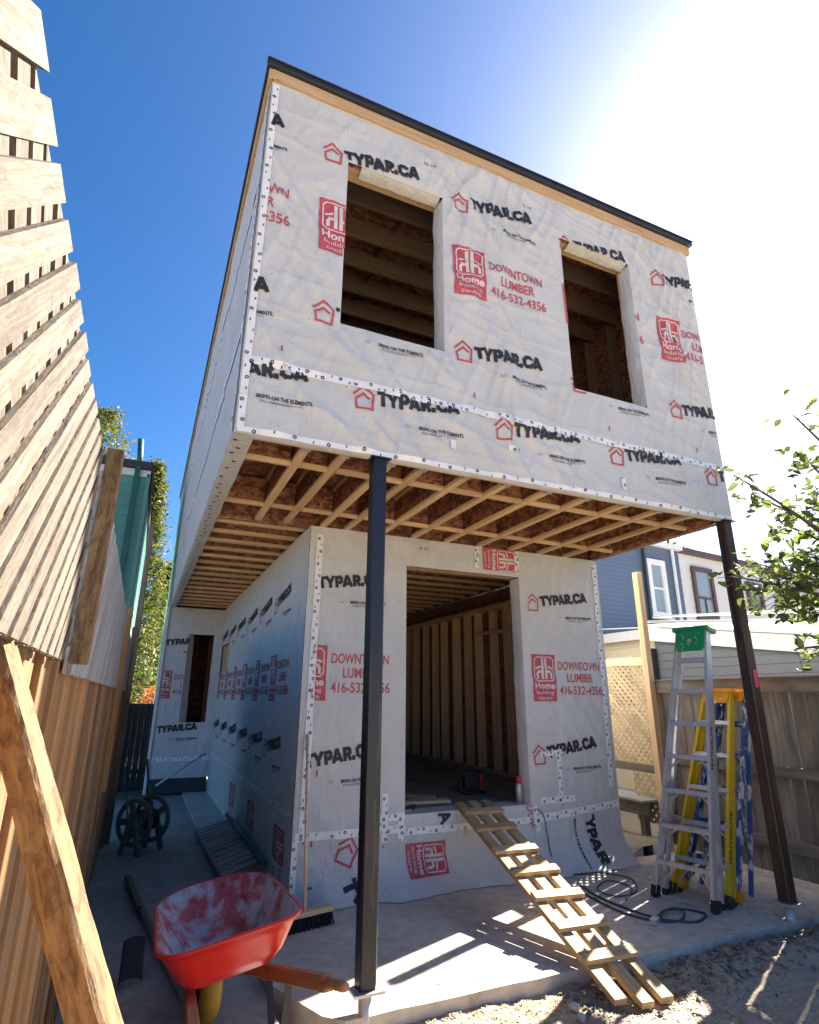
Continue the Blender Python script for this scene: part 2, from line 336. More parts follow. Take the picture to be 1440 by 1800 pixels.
class Wall:
    def __init__(s, name, fn, ub, vb, holes, seed, step=.03, flare=None, amp=1.0, mat='wrap', fade=()):
        s.fn, s.seed, s.flare, s.amp, s.holes, s.ul, s.vl = fn, seed, flare, amp, holes, (ub[0], ub[-1]), (vb[0], vb[-1])
        us = s.lin(ub, step); vs = s.lin(vb, step); b = MB(); idx = {}
        s.us, s.vs = us, vs; s.dg = [[s.raw(u, v) for u in us] for v in vs]
        for j, v in enumerate(vs):
            for i, u in enumerate(us): idx[i, j] = len(b.v); b.v.append(tuple(s.at(u, v, 0)))
        for j in range(len(vs)-1):
            for i in range(len(us)-1):
                cu, cv = (us[i]+us[i+1])/2, (vs[j]+vs[j+1])/2
                if any(h[0] < cu < h[1] and h[2] < cv < h[3] for h in holes): continue
                b.f.append((idx[i, j], idx[i+1, j], idx[i+1, j+1], idx[i, j+1]))
        s.o = b.build(name, M[mat], house, smooth=True)
    def lin(s, br, st):
        r = []
        for a, c in zip(br, br[1:]):
            n = max(1, round((c-a)/st)); r += [a+(c-a)*k/n for k in range(n)]
        return r+[br[-1]]
    def raw(s, u, v):
        e = max(0, min(1, min(u-s.ul[0], s.ul[1]-u)/.10)); e *= e*(3-2*e)
        for h in s.holes:
            ds = math.hypot(max(h[0]-u, 0, u-h[1]), max(h[2]-v, 0, v-h[3])); e = min(e, .15+.85*min(1, ds/.08))
        ve = max(0, min(1, min(v-s.vl[0], s.vl[1]-v)/.06)); d = hd(u, v, s.seed, s.amp)*e*(.3+.7*ve)
        return d+(s.flare(u, v) if s.flare else 0)
    def at(s, u, v, off=0):   # on the built surface itself, so prints lie flat on it
        i = max(0, min(len(s.us)-2, bisect.bisect_right(s.us, u)-1)); j = max(0, min(len(s.vs)-2, bisect.bisect_right(s.vs, v)-1))
        fu = min(1, max(0, (u-s.us[i])/(s.us[i+1]-s.us[i]))); fv = min(1, max(0, (v-s.vs[j])/(s.vs[j+1]-s.vs[j]))); g = s.dg
        d = (g[j][i]*(1-fu)+g[j][i+1]*fu)*(1-fv)+(g[j+1][i]*(1-fu)+g[j+1][i+1]*fu)*fv
        return Vector(s.fn(u, v, d+off))
# upper rear wall
H1 = (.67, 1.545, 4.30, 5.875); H2 = (2.845, 3.72, 4.285, 5.95)
flare_up = lambda u, v: 0
wu = Wall('upper_rear_wall_wrap', lambda u, v, d: (u, -d-.004, v), [0, .67, 1.545, 2.845, 3.72, W], [ZS, 4.285, 4.30, 5.875, 5.95, 6.42], [H1, H2], 1, .018)
DO = (2.065, 3.475, .61, 2.97)
def skirt(u, v):
    if v > .34: return 0
    t = (.34-v)/.34; return t*t*(.24+.10*nz(u, 0, 1.7)+.05*nz(u, 1, 5))*(1 if u > 1.3 else max(0, (u-1.0)/.3))
wl = Wall('lower_rear_wall_wrap', lambda u, v, d: (u, Y1-d-.004, max(v, .006)), [X1, 2.065, 3.475, W], [.0, .61, 2.97, ZS], [DO], 2, .024, skirt, .6)
SW = (-8.3, -7.25, 2.05, 2.56)
wside = Wall('lower_side_wall_wrap', lambda u, v, d: (X1-d-.004, -u, v), [-YR, -8.3, -7.25, -Y1], [.0, 2.05, 2.56, ZS], [SW], 3, .05, None, .3)
wup = Wall('upper_side_wall_wrap', lambda u, v, d: (-d-.004, -u, v), [-YB, 0], [ZS, 6.42], [], 4, .045, None, .6)
RW = (.40, .86, 1.18, 2.78)
wr = Wall('return_wall_wrap', lambda u, v, d: (u, YR-d-.004, v), [.0, .40, .86, X1], [.24, 1.18, 2.78, ZS], [RW], 5, .04, None, 1.0)
wfar = Wall('lower_front_side_wrap', lambda u, v, d: (-d-.004, -u, v), [-YB, -YR], [0, ZS], [], 6, .08)
wrt = Wall('right_side_wall_wrap', lambda u, v, d: (W+d+.004, u, v), [Y1, YB], [0, ZS], [], 8, .12)
wrtu = Wall('upper_right_side_wall_wrap', lambda u, v, d: (W+d+.004, u, v), [0, YB], [ZS, 6.42], [], 9, .12)
# sheathing boards behind the wrap
def sheath(name, ub, vb, holes, fn, mat='osb2'):
    b = MB()
    for u0, u1 in zip(ub, ub[1:]):
        for v0, v1 in zip(vb, vb[1:]):
            if any(h[0] <= u0 and u1 <= h[1] and h[2] <= v0 and v1 <= h[3] for h in holes): continue
            b.add([fn(u, v, t) for t in (0, 1) for u, v in ((u0, v0), (u1, v0), (u1, v1), (u0, v1))], [(0, 1, 2, 3), (7, 6, 5, 4), (0, 4, 5, 1), (1, 5, 6, 2), (2, 6, 7, 3), (3, 7, 4, 0)])
    return b.build(name, M[mat], house)
sheath('wall_sheathing', [0.015, .67, 1.545, 2.845, 3.72, W-.015], [ZS+.02, 4.285, 4.30, 5.875, 5.95, 6.42], [(.67, 1.545, 4.30, 5.875), (2.845, 3.72, 4.285, 5.95)], lambda u, v, t: (u, .018+.014*t, v))
sheath('wall_sheathing', [X1+.015, 2.065, 3.475, W-.015], [.0, .61, 2.97, ZS-.01], [DO], lambda u, v, t: (u, Y1+.016+.012*t, v))
sheath('wall_sheathing', [Y1+.03, 7.25, 8.3, YR-.02], [.0, 2.05, 2.56, ZS-.01], [(7.25, 8.3, 2.05, 2.56)], lambda u, v, t: (X1+.016+.012*t, u, v))
sheath('wall_sheathing', [.016, YB], [ZS+.02, 6.42], [], lambda u, v, t: (.016+.012*t, u, v))
sheath('wall_sheathing', [.016, YB], [ZS+.02, 6.42], [], lambda u, v, t: (W-.016-.012*t, u, v))
sheath('wall_sheathing', [Y1+.03, YB], [0, ZS-.01], [], lambda u, v, t: (W-.016-.012*t, u, v))
sheath('wall_sheathing', [.016, .40, .86, X1], [.24, 1.18, 2.78, ZS-.01], [(.40, .86, 1.18, 2.78)], lambda u, v, t: (u, YR+.016+.012*t, v))
sheath('wall_sheathing', [YR+.03, YB], [0, ZS-.01], [], lambda u, v, t: (.016+.012*t, u, v))
sheath('front_wall', [.03, .5, 1.6, 2.4, 3.4, W-.03], [0, .61, 1.2, 2.7, ZS, 3.9, 4.4, 5.9, 6.42], [(2.4, 3.4, .61, 2.7), (.5, 1.6, 4.4, 5.9), (2.4, 3.4, 4.4, 5.9)], lambda u, v, t: (u, YB+.02*t, v))
# floors, ceilings
def slab_part(name, x0, x1, y0, y1, z0, z1, mat):
    b = MB(); b.box(x0, x1, y0, y1, z0, z1); return b.build(name, M[mat], house)
slab_part('subfloor', .03, W-.03, .03, YB-.01, 3.585, 3.605, 'osb')
slab_part('ground_floor', X1+.03, W-.03, Y1+.03, YB-.01, .585, .606, 'ply')
slab_part('roof_deck', -.01, W+.01, -.01, YB, 6.445, 6.46, 'osb2')
# roof edge
def hplank(n, a, b, w_, t, m, up=(0, 0, 1)): return plank(n, a, b, w_, t, M[m], house, up)
hplank('fascia_board', (-.01, -.012, 6.464), (W+.01, -.012, 6.464), .045, .102, 'trim')
hplank('fascia_board', (-.012, -.03, 6.464), (-.012, YB, 6.464), .045, .102, 'trim')
hplank('fascia_board', (W+.012, -.03, 6.464), (W+.012, YB, 6.464), .045, .102, 'trim')
hplank('metal_fascia', (-.055, -.04, 6.542), (W+.055, -.04, 6.542), .05, .046, 'fascia')
hplank('metal_fascia', (-.04, -.01, 6.53), (-.04, YB, 6.53), .03, .07, 'fascia')
hplank('metal_fascia', (W+.04, -.01, 6.53), (W+.04, YB, 6.53), .03, .07, 'fascia')
b = MB(); b.box(-.02, W+.02, -.012, YB, 6.50, 6.560); b.build('roof', M['roofing'], house)
hplank('drip_edge', (-.06, -.05, 6.571), (W+.06, -.05, 6.571), .06, .008, 'fascia')
# rafters and bridging seen through the windows
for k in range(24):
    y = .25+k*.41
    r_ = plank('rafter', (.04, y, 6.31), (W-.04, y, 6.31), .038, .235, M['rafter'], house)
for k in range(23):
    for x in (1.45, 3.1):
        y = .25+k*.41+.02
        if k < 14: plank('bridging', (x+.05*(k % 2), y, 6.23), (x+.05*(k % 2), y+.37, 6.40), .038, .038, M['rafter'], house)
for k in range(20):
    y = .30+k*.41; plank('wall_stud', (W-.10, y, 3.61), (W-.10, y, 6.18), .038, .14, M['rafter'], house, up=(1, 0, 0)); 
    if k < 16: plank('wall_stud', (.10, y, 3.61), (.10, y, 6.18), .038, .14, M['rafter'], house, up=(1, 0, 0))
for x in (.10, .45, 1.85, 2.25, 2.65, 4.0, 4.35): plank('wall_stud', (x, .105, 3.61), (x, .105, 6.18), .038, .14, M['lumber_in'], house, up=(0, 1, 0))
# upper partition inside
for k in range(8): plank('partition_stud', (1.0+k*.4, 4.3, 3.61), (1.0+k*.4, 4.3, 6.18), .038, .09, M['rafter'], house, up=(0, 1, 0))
# window openings: framing and wrap folded into the reveal
for (u0, u1, v0, v1) in (H1, H2):
    fr = plank('window_stud', (u0-.022, .105, v0-.3), (u0-.022, .105, v1+.2), .038, .14, M['lumber'], house, up=(0, 1, 0))
    plank('window_stud', (u1+.030, .105, v0-.3), (u1+.030, .105, v1+.2), .038, .14, M['lumber'], house, up=(0, 1, 0))
    plank('window_header', (u0, .105, v1+.05), (u1, .105, v1+.05), .14, .09, M['lumber'], house)
    plank('rough_sill', (u0, .105, v0-.024), (u1, .105, v0-.024), .14, .038, M['lumber'], house)
    # folded wrap: right jamb and head
    b = MB(); n = 20
    for i in range(n+1):
        t = i/n; z = v0+.02+(v1-v0-.03)*t; x = u1-.006-.014*abs(nz(z, u0, 4)); dd = .13-.05*abs(nz(z, u1, 2.5))
        b.v += [(u1+.004, -.006, z), (x-.02*math.sin(t*3.1), .05, z), (x-.008, .02+dd, z)]
    for i in range(n):
        for k in range(2): b.f.append((i*3+k, i*3+k+1, i*3+k+4, i*3+k+3))
    b.build('jamb_wrap', M['wrap'], house, True)
    b = MB()
    for i in range(n+1):
        t = i/n; x = u0+.12+(u1-u0-.14)*t; z = v1-.008-.01*abs(nz(x, v0, 5)); d = .12-.035*abs(nz(x, 2, 6))
        b.v += [(x, -.007, v1+.004), (x, .04, z-.010), (x, .035+d*.5, z-.016-.012*abs(nz(x, 3, 4)))]
    for i in range(n):
        for k in range(2): b.f.append((i*3+k, i*3+k+1, i*3+k+4, i*3+k+3))
    b.build('head_wrap_flap', M['wrap'], house, True)
# return window: jambs, glass beyond; door jamb wrap
b = MB(); b.add([(RW[0]+.005, YR-.006, RW[2]), (RW[0]+.005, YR-.006, RW[3]), (RW[0]+.10, YR+.14, RW[3]), (RW[0]+.13, YR+.14, RW[2])], [(0, 1, 2, 3)]); b.build('jamb_wrap', M['wrap'], house)
b = MB(); b.box(X1+.03, X1+.10, 8.24, 8.30, 2.05, 2.56); b.build('jamb_wrap', M['wrap'], house)
b = MB(); n = 30
for i in range(n+1):
    t = i/n; z = .60+2.36*t; x = DO[1]-.015-.02*abs(nz(z, 1, 3))
    b.v += [(DO[1]+.004, Y1-.008, z), (x, Y1+.05, z), (x+.004-.025*abs(nz(z, 8, 4)), Y1+.15, z)]
for i in range(n):
    for k in range(2): b.f.append((i*3+k, i*3+k+1, i*3+k+4, i*3+k+3))
b.build('jamb_wrap', M['wrap'], house, True)
b = MB()
for i in range(n+1):
    t = i/n; x = DO[0]+1.41*t; b.v += [(x, Y1-.008, DO[2]+.002), (x, Y1+.06, DO[2]+.004+.006*nz(x, 1, 8)), (x, Y1+.26-.1*abs(nz(x, 4, 3)), DO[2]+.003)]
for i in range(n):
    for k in range(2): b.f.append((i*3+k, i*3+k+1, i*3+k+4, i*3+k+3))
b.build('sill_wrap', M['wrap'], house, True)
plank('door_header', (DO[0], Y1+.10, 2.97+.07), (DO[1], Y1+.10, 2.97+.07), .14, .13, M['lumber_in'], house)
plank('door_stud', (DO[0]-.03, Y1+.1, .61), (DO[0]-.03, Y1+.1, 3.2), .038, .14, M['lumber_in'], house, up=(0, 1, 0))
plank('door_stud', (DO[1]+.05, Y1+.11, .61), (DO[1]+.05, Y1+.11, 3.2), .038, .14, M['lumber_in'], house, up=(0, 1, 0))
# ground floor interior: studs on the right wall, ceiling joists, plates
for k in range(24):
    y = 2.16+k*.40+(.05 if k % 3 == 0 else 0); 
    plank('wall_stud', (4.55, y, .65), (4.55, y, 2.95), .038 if k % 4 else .07, .14, M['lumber_in'], house, up=(1, 0, 0))
    plank('wall_stud', (X1+.10, y, .65), (X1+.10, y, 2.95), .038, .14, M['lumber_in'], house, up=(1, 0, 0))
for z in (.628, 2.97, 3.01): plank('wall_plate', (4.55, Y1+.05, z), (4.55, YB-.05, z), .14, .036, M['lumber_in'], house)
plank('bracing', (4.47, 2.3, 2.55), (4.47, 4.6, 2.62), .03, .05, M['lumber_in'], house)
for k in range(7): plank('partition_stud', (1.2+k*.4, 7.6, .61), (1.2+k*.4, 7.6, 2.95), .038, .09, M['lumber_in'], house, up=(0, 1, 0))
# I-joists: lumber flanges with a strand-board web
def ijoist(a, b, wf=.058):
    a = Vector(a); b = Vector(b)
    j = plank('joist', a+Vector((0, 0, .02)), b+Vector((0, 0, .02)), wf, .038, M['lumber'], house)
    L = (b-a).length; m = cbox_mesh(L, .012, .225, M['osb'])
    o = bpy.data.objects.new('web', m); COL.objects.link(o); o.parent = j; o.location = (0, 0, .131)
    m2 = cbox_mesh(L, wf, .038, M['lumber']); o = bpy.data.objects.new('top_flange', m2); COL.objects.link(o); o.parent = j; o.location = (0, 0, .262)
    return j
JX = [.50, .78, 1.14, 1.40, 1.78, 2.15, 2.56, 2.97, 3.40, 3.80, 4.19]
for i, x in enumerate(JX): ijoist((x, .085, ZS), (x+.01*rng.uniform(-1, 1), 1.93, ZS))
for yy in (.43, 1.48):
    for a, c in zip([.09]+JX, JX+[4.56]):
        if c-a < .2 or (a < .6 and False): pass
        k = plank('blocking', (a+.03, yy, ZS+.022), (c-.03, yy+.01, ZS+.022), .045, .036, M['lumber'], house)
        m = cbox_mesh(c-a-.06, .012, .225, M['osb']); o = bpy.data.objects.new('web', m); COL.objects.link(o); o.parent = k; o.location = (0, 0, .131)
for k in range(16): ijoist((.085, 2.15+k*.40, ZS), (X1+.05 if k else X1, 2.15+k*.40, ZS))
for k in range(22): ijoist((X1+.12, 2.2+k*.41, ZS-.0), (W-.08, 2.2+k*.41, ZS-.0), .06) if k % 1 == 0 else 0
plank('carrying_beam', (.08, 1.99, ZS+.14), (X1+.1, 1.99, ZS+.14), .045, .29, M['osb'], house)
plank('carrying_beam', (X1+.1, 1.99, ZS+.14), (W-.05, 1.99, ZS+.14), .045, .29, M['osb'], house)
plank('rim_beam', (.02, .058, ZS+.15), (W-.02, .058, ZS+.15), .045, .298, M['lumber'], house)
plank('rim_beam', (.055, .085, ZS+.15), (.055, YR, ZS+.15), .045, .30, M['osb'], house)
plank('rim_beam', (W-.055, .085, ZS+.15), (W-.055, Y1, ZS+.15), .045, .30, M['osb'], house)
# wrap folded under the upper storey edge
b = MB(); n = 60
for i in range(n+1):
    x = W*i/n; b.v += [(x, -.006-.004*abs(nz(x, 1, 3)), ZS+.002), (x, .02, ZS-.010-.006*abs(nz(x, 2, 6))), (x, .055+.02*nz(x, 3, 4), ZS-.004)]
for i in range(n):
    for k in range(2): b.f.append((i*3+k, i*3+k+1, i*3+k+4, i*3+k+3))
b.build('folded_wrap_edge', M['wrap'], house, True)
b = MB(); n = 90
for i in range(n+1):
    y = YR*i/n; wd = .10-.004*y+.012*nz(y, 3, 3); b.v += [(-.006, y, ZS+.002), (.02, y, ZS-.012), (.035+max(.02, wd), y, ZS-.006)]
for i in range(n):
    for k in range(2): b.f.append((i*3+k, i*3+k+1, i*3+k+4, i*3+k+3))
fw = b.build('folded_wrap_edge', M['wrap'], house, True)
b = MB()
yq = .1
while yq < 7.5:
    xq = rng.uniform(.02, .07); b.prism([(xq+.016*math.cos(q*1.0472), yq+.010*math.sin(q*1.0472)) for q in range(6)], .0015, lambda u, v, h: (u, v, ZS-.0155+h)); yq += rng.uniform(.08, .2)
stuff(b.build('tape_print', M['black_print'], house))
# hangers
b = MB()
for x in JX: b.box(x-.034, x+.034, .081, .12, ZS-.004, ZS-.001); b.box(x-.036, x-.031, .081, .12, ZS, ZS+.20); b.box(x+.031, x+.036, .081, .12, ZS, ZS+.20)
stuff(b.build('joist_hangers', M['galv'], house))
# corner boards in far left wall and crawl space opening
plank('corner_trim', (-.03, YR-.03, 0), (-.03, YR-.03, ZS), .05, .05, M['white'], house, up=(0, 1, 0))
b = MB(); b.box(.02, X1-.02, YR+.03, YR+.06, 0, .24); b.build('crawl_space_shade', M['darkvoid'], house)  # dark sheet painting in the shade of the open crawl space

# steel posts with base plates on pile pipes
def post(x, y, mat, z0=.12, lean=0):
    s_ = .05; b = MB(); c = .008
    prof = [(-s_+c, -s_), (s_-c, -s_), (s_, -s_+c), (s_, s_-c), (s_-c, s_), (-s_+c, s_), (-s_, s_-c), (-s_, -s_+c)]
    b.prism(prof, ZS-z0-.012, lambda u, v, h: (x+u, y+v, z0+h)); p = b.build('steel_post', M[mat], house)
    q = MB(); q.box(x-.075, x+.075, y-.075, y+.075, ZS-.012, ZS-.001); q.build('cap_plate', M['steel'], p)
    q = MB(); q.box(x-.09, x+.09, y-.08, y+.08, z0-.014, z0); q.build('base_plate', M['galv'], p)
    q = MB(); q.tube([(x, y, -.25), (x, y, z0-.014)], .038, 14); q.build('pile_pipe', M['galv'], p, True)
    return p
p = post(1.02, .05, 'steel'); p['label'] = 'bare black steel post beside the wheelbarrow'
p = post(W-.06, .05, 'steel_rust'); p['label'] = 'brown primed steel post by the fence'
b = MB(); b.add([(W-.06-.0505, .02, 1.72), (W-.06-.0505, .085, 1.73), (W-.06-.0505, .09, 1.90), (W-.06-.0505, .03, 1.88)], [(0, 1, 2, 3)])
b = MB(); b.box(W-.075, W-.03, -.0035, -.0015, 1.75, 1.9); b.build('paint_mark', M['red_print'], house)

# ------------------------------------------------------------------ prints
_tx = {}
def glyphs(txt, bold=0., xs=1., sp=1., shear=0, maxe=.10):
    key = (txt, bold, xs, sp, shear, maxe)
    if key in _tx: return _tx[key]
    cu = bpy.data.curves.new('t', 'FONT'); cu.body = txt; cu.offset = bold; cu.space_character = sp; cu.shear = shear; cu.resolution_u = 3; cu.size = 1
    o = bpy.data.objects.new('t', cu); COL.objects.link(o); dg = bpy.context.evaluated_depsgraph_get(); dg.update()
    me = bpy.data.meshes.new_from_object(o.evaluated_get(dg)); bm = bmesh.new(); bm.from_mesh(me)
    bmesh.ops.triangulate(bm, faces=bm.faces)
    bmesh.ops.remove_doubles(bm, verts=bm.verts, dist=1e-5)
    for _ in range(4):
        es = [e for e in bm.edges if e.calc_length() > maxe]
        if not es: break
        bmesh.ops.subdivide_edges(bm, edges=es, cuts=1); bmesh.ops.triangulate(bm, faces=bm.faces)
    bm.verts.index_update()
    V = np.array([(v.co.x*xs, v.co.y) for v in bm.verts]); F = [tuple(v.index for v in f.verts) for f in bm.faces]; bm.free()
    bpy.data.objects.remove(o); bpy.data.curves.remove(cu)
    V = V-np.array([V[:, 0].min(), V[:, 1].min()]); _tx[key] = (V, F); return V, F
class Print:
    """collects flat ink in sheet coordinates; (u0,v0) origin, rotation ang"""
    def __init__(s, wall, u0, v0, ang=0, sc=1, clip=None): s.w, s.u, s.v, s.a, s.sc, s.clip = wall, u0, v0, ang, sc, clip; s.vs = []; s.fs = []; s.ly = 0
    def tri(s, V, F):
        k = len(s.vs); s.ly += .00012; s.vs += [(p[0], p[1], s.ly) for p in V]; s.fs += [tuple(i+k for i in f) for f in F]; return s
    def text(s, txt, x, y, w_=None, h=None, **k):
        V, F = glyphs(txt, **k); V = V.copy(); ex = V.max(0); fx = (w_/ex[0]) if w_ else h/ex[1]; fy = (h/ex[1]) if h else fx
        V[:, 0] = V[:, 0]*fx+x; V[:, 1] = V[:, 1]*fy+y; return s.tri(V, F)
    def quadgrid(s, x0, x1, y0, y1, n=4, m=4):
        V = [(x0+(x1-x0)*i/n, y0+(y1-y0)*j/m) for j in range(m+1) for i in range(n+1)]
        return s.tri(V, [(j*(n+1)+i, j*(n+1)+i+1, (j+1)*(n+1)+i+1, (j+1)*(n+1)+i) for j in range(m) for i in range(n)])
    def stroke(s, pts, w_, closed=False):
        P = [Vector((p[0], p[1])) for p in pts]; n = len(P)
        for i in range(n if closed else n-1):
            a, c = P[i], P[(i+1) % n]; d = (c-a).normalized(); q = Vector((-d.y, d.x))*(w_/2); e = d*(w_*.5)
            m = max(1, int((c-a).length*s.sc/.018)); V = []; a2 = a-e; c2 = c+e
            for k in range(m+1): t = a2+(c2-a2)*(k/m); V += [tuple(t-q), tuple(t), tuple(t+q)]
            s.tri(V, [(3*k+o, 3*k+3+o, 3*k+4+o, 3*k+1+o) for k in range(m) for o in (0, 1)])
        return s
    def done(s, name, mat, off=.007, parent=None):
        off *= .35+.65*min(1, s.w.amp)
        ca, sa = math.cos(s.a), math.sin(s.a); out = []; uv = []
        for x, y, lz in s.vs:
            x *= s.sc; y *= s.sc; u = s.u+x*ca-y*sa; v = s.v+x*sa+y*ca; uv.append((u, v)); out.append(s.w.at(u, v, off+lz))
        c = s.clip; fs = []
        for f in s.fs:
            pu = sum(uv[i][0] for i in f)/len(f); pv = sum(uv[i][1] for i in f)/len(f)
            if c and not (c[0] < pu < c[1] and c[2] < pv < c[3]): continue
            if any(h[0]-.004 < pu < h[1]+.004 and h[2]-.004 < pv < h[3]+.004 for h in s.w.holes): continue
            fs.append(f)
        if not fs: return None
        used = sorted({i for f in fs for i in f}); mp = {k: i for i, k in enumerate(used)}
        me = bpy.data.meshes.new(name); me.from_pydata([out[i] for i in used], [], [tuple(mp[i] for i in f) for f in fs]); me.update()
        return link(name, me, M[mat], s.w.o)
HEAVY = [('T', .82, [[(0, .86), (.82, .86)], [(.41, .8), (.41, 0)]]), ('Y', .86, [[(.06, 1), (.43, .42)], [(.80, 1), (.43, .42)], [(.43, .5), (.43, 0)]]),
 ('P', .74, [[(.14, 0), (.14, 1)], [(.14, .86), (.48, .86), (.60, .76), (.60, .52), (.48, .42), (.14, .42)]]), ('A', .98, [[(.10, 0), (.49, 1)], [(.88, 0), (.49, 1)], [(.22, .27), (.76, .27)]]),
 ('R', .80, [[(.14, 0), (.14, 1)], [(.14, .86), (.48, .86), (.60, .76), (.60, .56), (.48, .46), (.14, .46)], [(.40, .44), (.66, 0)]]), ('.', .34, [[(.17, .10), (.17, .17)]]),
 ('C', .84, [[(.78, .76), (.64, .86), (.36, .86), (.16, .70), (.16, .30), (.36, .14), (.64, .14), (.78, .24)]]), ('A', .98, [[(.10, 0), (.49, 1)], [(.88, 0), (.49, 1)], [(.22, .27), (.76, .27)]])]
def heavy(p, h, w_):
    tot = sum(c[1] for c in HEAVY)+.06*7-.22; x = 0; k = w_/tot
    for i, (ch, adv, st) in enumerate(HEAVY):
        for ln in st:
            sw = .27*h; pts = [((x+a)*k, b*h) for a, b in ln]
            # pull the ends in by half a stroke: stroke() adds square caps
            def pull(q0, q1):
                d = Vector((q1[0]-q0[0], q1[1]-q0[1])); L = d.length; return (q0[0]+d.x/L*sw*.5, q0[1]+d.y/L*sw*.5) if L > sw else q0
            pts = [pull(pts[0], pts[1])]+pts[1:-1]+[pull(pts[-1], pts[-2])]; p.stroke(pts, sw)
        x += adv+(.06 if ch not in 'TPR' else -.05)
def typar(wall, u, v, ang=.14, sc=1., clip=None, sub=True, logo=True):
    if logo:
        p = Print(wall, u, v, ang*.3, sc, clip)
        p.stroke([(-.014, .112), (.058, .182), (.138, .122), (.126, .0), (.004, .0), (-.002, .072), (.062, .128), (.104, .092)], .0165)
        p.done('house_emblem', 'red_print')
    p = Print(wall, u+.17*sc*math.cos(ang), v+.03*sc+.17*sc*math.sin(ang), ang, sc, clip)
    heavy(p, .118, .69); p.done('lettering', 'black_print')
    if sub:
        p = Print(wall, u, v, .02, sc, clip); p.text('BRING ON THE ELEMENTS.', .50, -.085, .38, .030, bold=.03, maxe=.4)
        for k, ww in enumerate((.30, .22)): p.quadgrid(.52, .52+ww, -.101-.011*k, -.098-.011*k, 3, 1)
        p.quadgrid(.385, .445, -.062, -.060, 1, 1); p.quadgrid(.385, .43, -.078, -.075, 1, 1); p.done('lettering', 'black_print')
def homeblock(wall, u, v, ang=0, sc=1., clip=None, text=True, block=True, w_=.31):
    """v = bottom of the block"""
    h = .50
    if block:
        p = Print(wall, u, v, ang, sc, clip); p.quadgrid(0, w_, 0, h, 16, 25); blk = p.done('logo_block', 'red_print')
        p = Print(wall, u, v, ang, sc, clip); x0, x1, y0, y1 = .03, w_-.03, .215, h-.03; c = .03
        p.stroke([(x0+c, y0), (x1-c, y0), (x1, y0+c), (x1, y1-c), (x1-c, y1), (x0+c, y1), (x0, y1-c), (x0, y0+c)], .011, True)
        m = w_/2
        p.stroke([(m-.022, y1-.03), (m-.022, y0+.035)], .030); p.stroke([(m+.022, y1-.03), (m+.022, y0+.035)], .030)
        p.stroke([(m-.03, y0+.10), (m-.07, y0+.10), (m-.085, y0+.075), (m-.085, y0+.035)], .026); p.stroke([(m+.03, y0+.10), (m+.07, y0+.10), (m+.085, y0+.075), (m+.085, y0+.035)], .026)
        p.stroke([(m-.055, y0+.15), (m-.10, y0+.135)], .02); p.stroke([(m+.055, y0+.15), (m+.10, y0+.135)], .02)
        p.done('logo_emblem', 'white_print', .0105); p = Print(wall, u, v, ang, sc, clip)
        p.text('Home', .022, .13, w_-.044, .072, bold=.03, maxe=.16); p.text('building', .04, .062, w_-.08, .05, bold=.004, maxe=.16); p.text('centre', .06, .018, w_-.12, .032, bold=.004, maxe=.16)
        p.done('lettering', 'white_print', .0105)
    if text:
        p = Print(wall, u+(w_+.045)*sc*math.cos(ang), v+(w_+.045)*sc*math.sin(ang), ang, sc, clip)
        p.text('DOWNTOWN', 0, .335, .585, .095, bold=.012, maxe=.16); p.text('LUMBER', .12, .205, .36, .095, bold=.012, maxe=.16); p.text('416-532-4356', .0, .07, .60, .095, bold=.012, maxe=.16)
        p.done('lettering', 'red_print')
UC = (.02, W-.01, 3.835, 6.41); LC = (.02, W-.01, ZS+.01, 3.80)
for k in range(-1, 4):
    u = .475+1.184*k; typar(wu, u, 5.80, .15, 1, UC); typar(wu, u, 4.255, .09 if k == 1 else .12, 1, UC); homeblock(wu, u-.01, 4.90, .03, 1, UC)
for k in range(-1, 4): typar(wu, .81+1.195*k, 3.62, .11, 1, LC)
for u in (1.9, 2.95): 
    p = Print(wu, u-.55, 6.15, .05, 1, UC); p.text('20 10', 0, 0, .12, .025, maxe=.6); p.done('lettering', 'black_print')
BC = (X1+.09, W-.05, .56, ZS-.02)
for u, k in ((.955, 1), (3.585, 1)):
    typar(wl, u, 2.60, .13, 1, (max(1.1, u), W-.09, .5, ZS), logo=u > 2); homeblock(wl, u+(.0 if u > 2 else -.02), 1.615, 0, 1, (1.10, W-.05, .5, ZS)); typar(wl, u-.03, .985, .14, 1, (1.10 if u < 2 else 3.5, W-.05, .5, ZS))
homeblock(wl, 3.0, 3.28, -1.571, .9, (2.95, 3.43, 3.02, 3.275), text=False)
p = Print(wl, 2.2, 3.16, 0, 1); p.text('20 10', 0, 0, .1, .025, maxe=.6); p.done('lettering', 'black_print')
# bottom course: printed sideways
SKC = (X1+.03, W-.02, .02, .50)
homeblock(wl, 2.07, .37, -1.571, .82, (2.0, 2.62, .01, .46), text=False)
typar(wl, 1.40, .30, -1.35, 1.15, SKC, sub=False); typar(wl, 4.13, .68, -1.50, 1.1, (3.6, W-.03, .02, .46), sub=False, logo=False)
p = Print(wl, 4.0, .44, -1.55, 1, (3.6, 4.6, .02, .5)); p.text('BRING ON THE ELEMENTS.', .0, 0, .42, .03, bold=.03, maxe=.4); p.done('lettering', 'black_print')
p = Print(wl, 3.42, .60, -1.5, 1, (2.0, 3.6, .40, .6)); p.text('DOWN', .0, 0, .3, .1, bold=.012, maxe=.16); p.done('lettering', 'red_print')
p = Print(wl, 2.40, .60, -1.25, 1, (2.0, 3.6, .40, .6)); p.text('A', .0, 0, .12, .13, bold=.045); p.done('lettering', 'black_print')
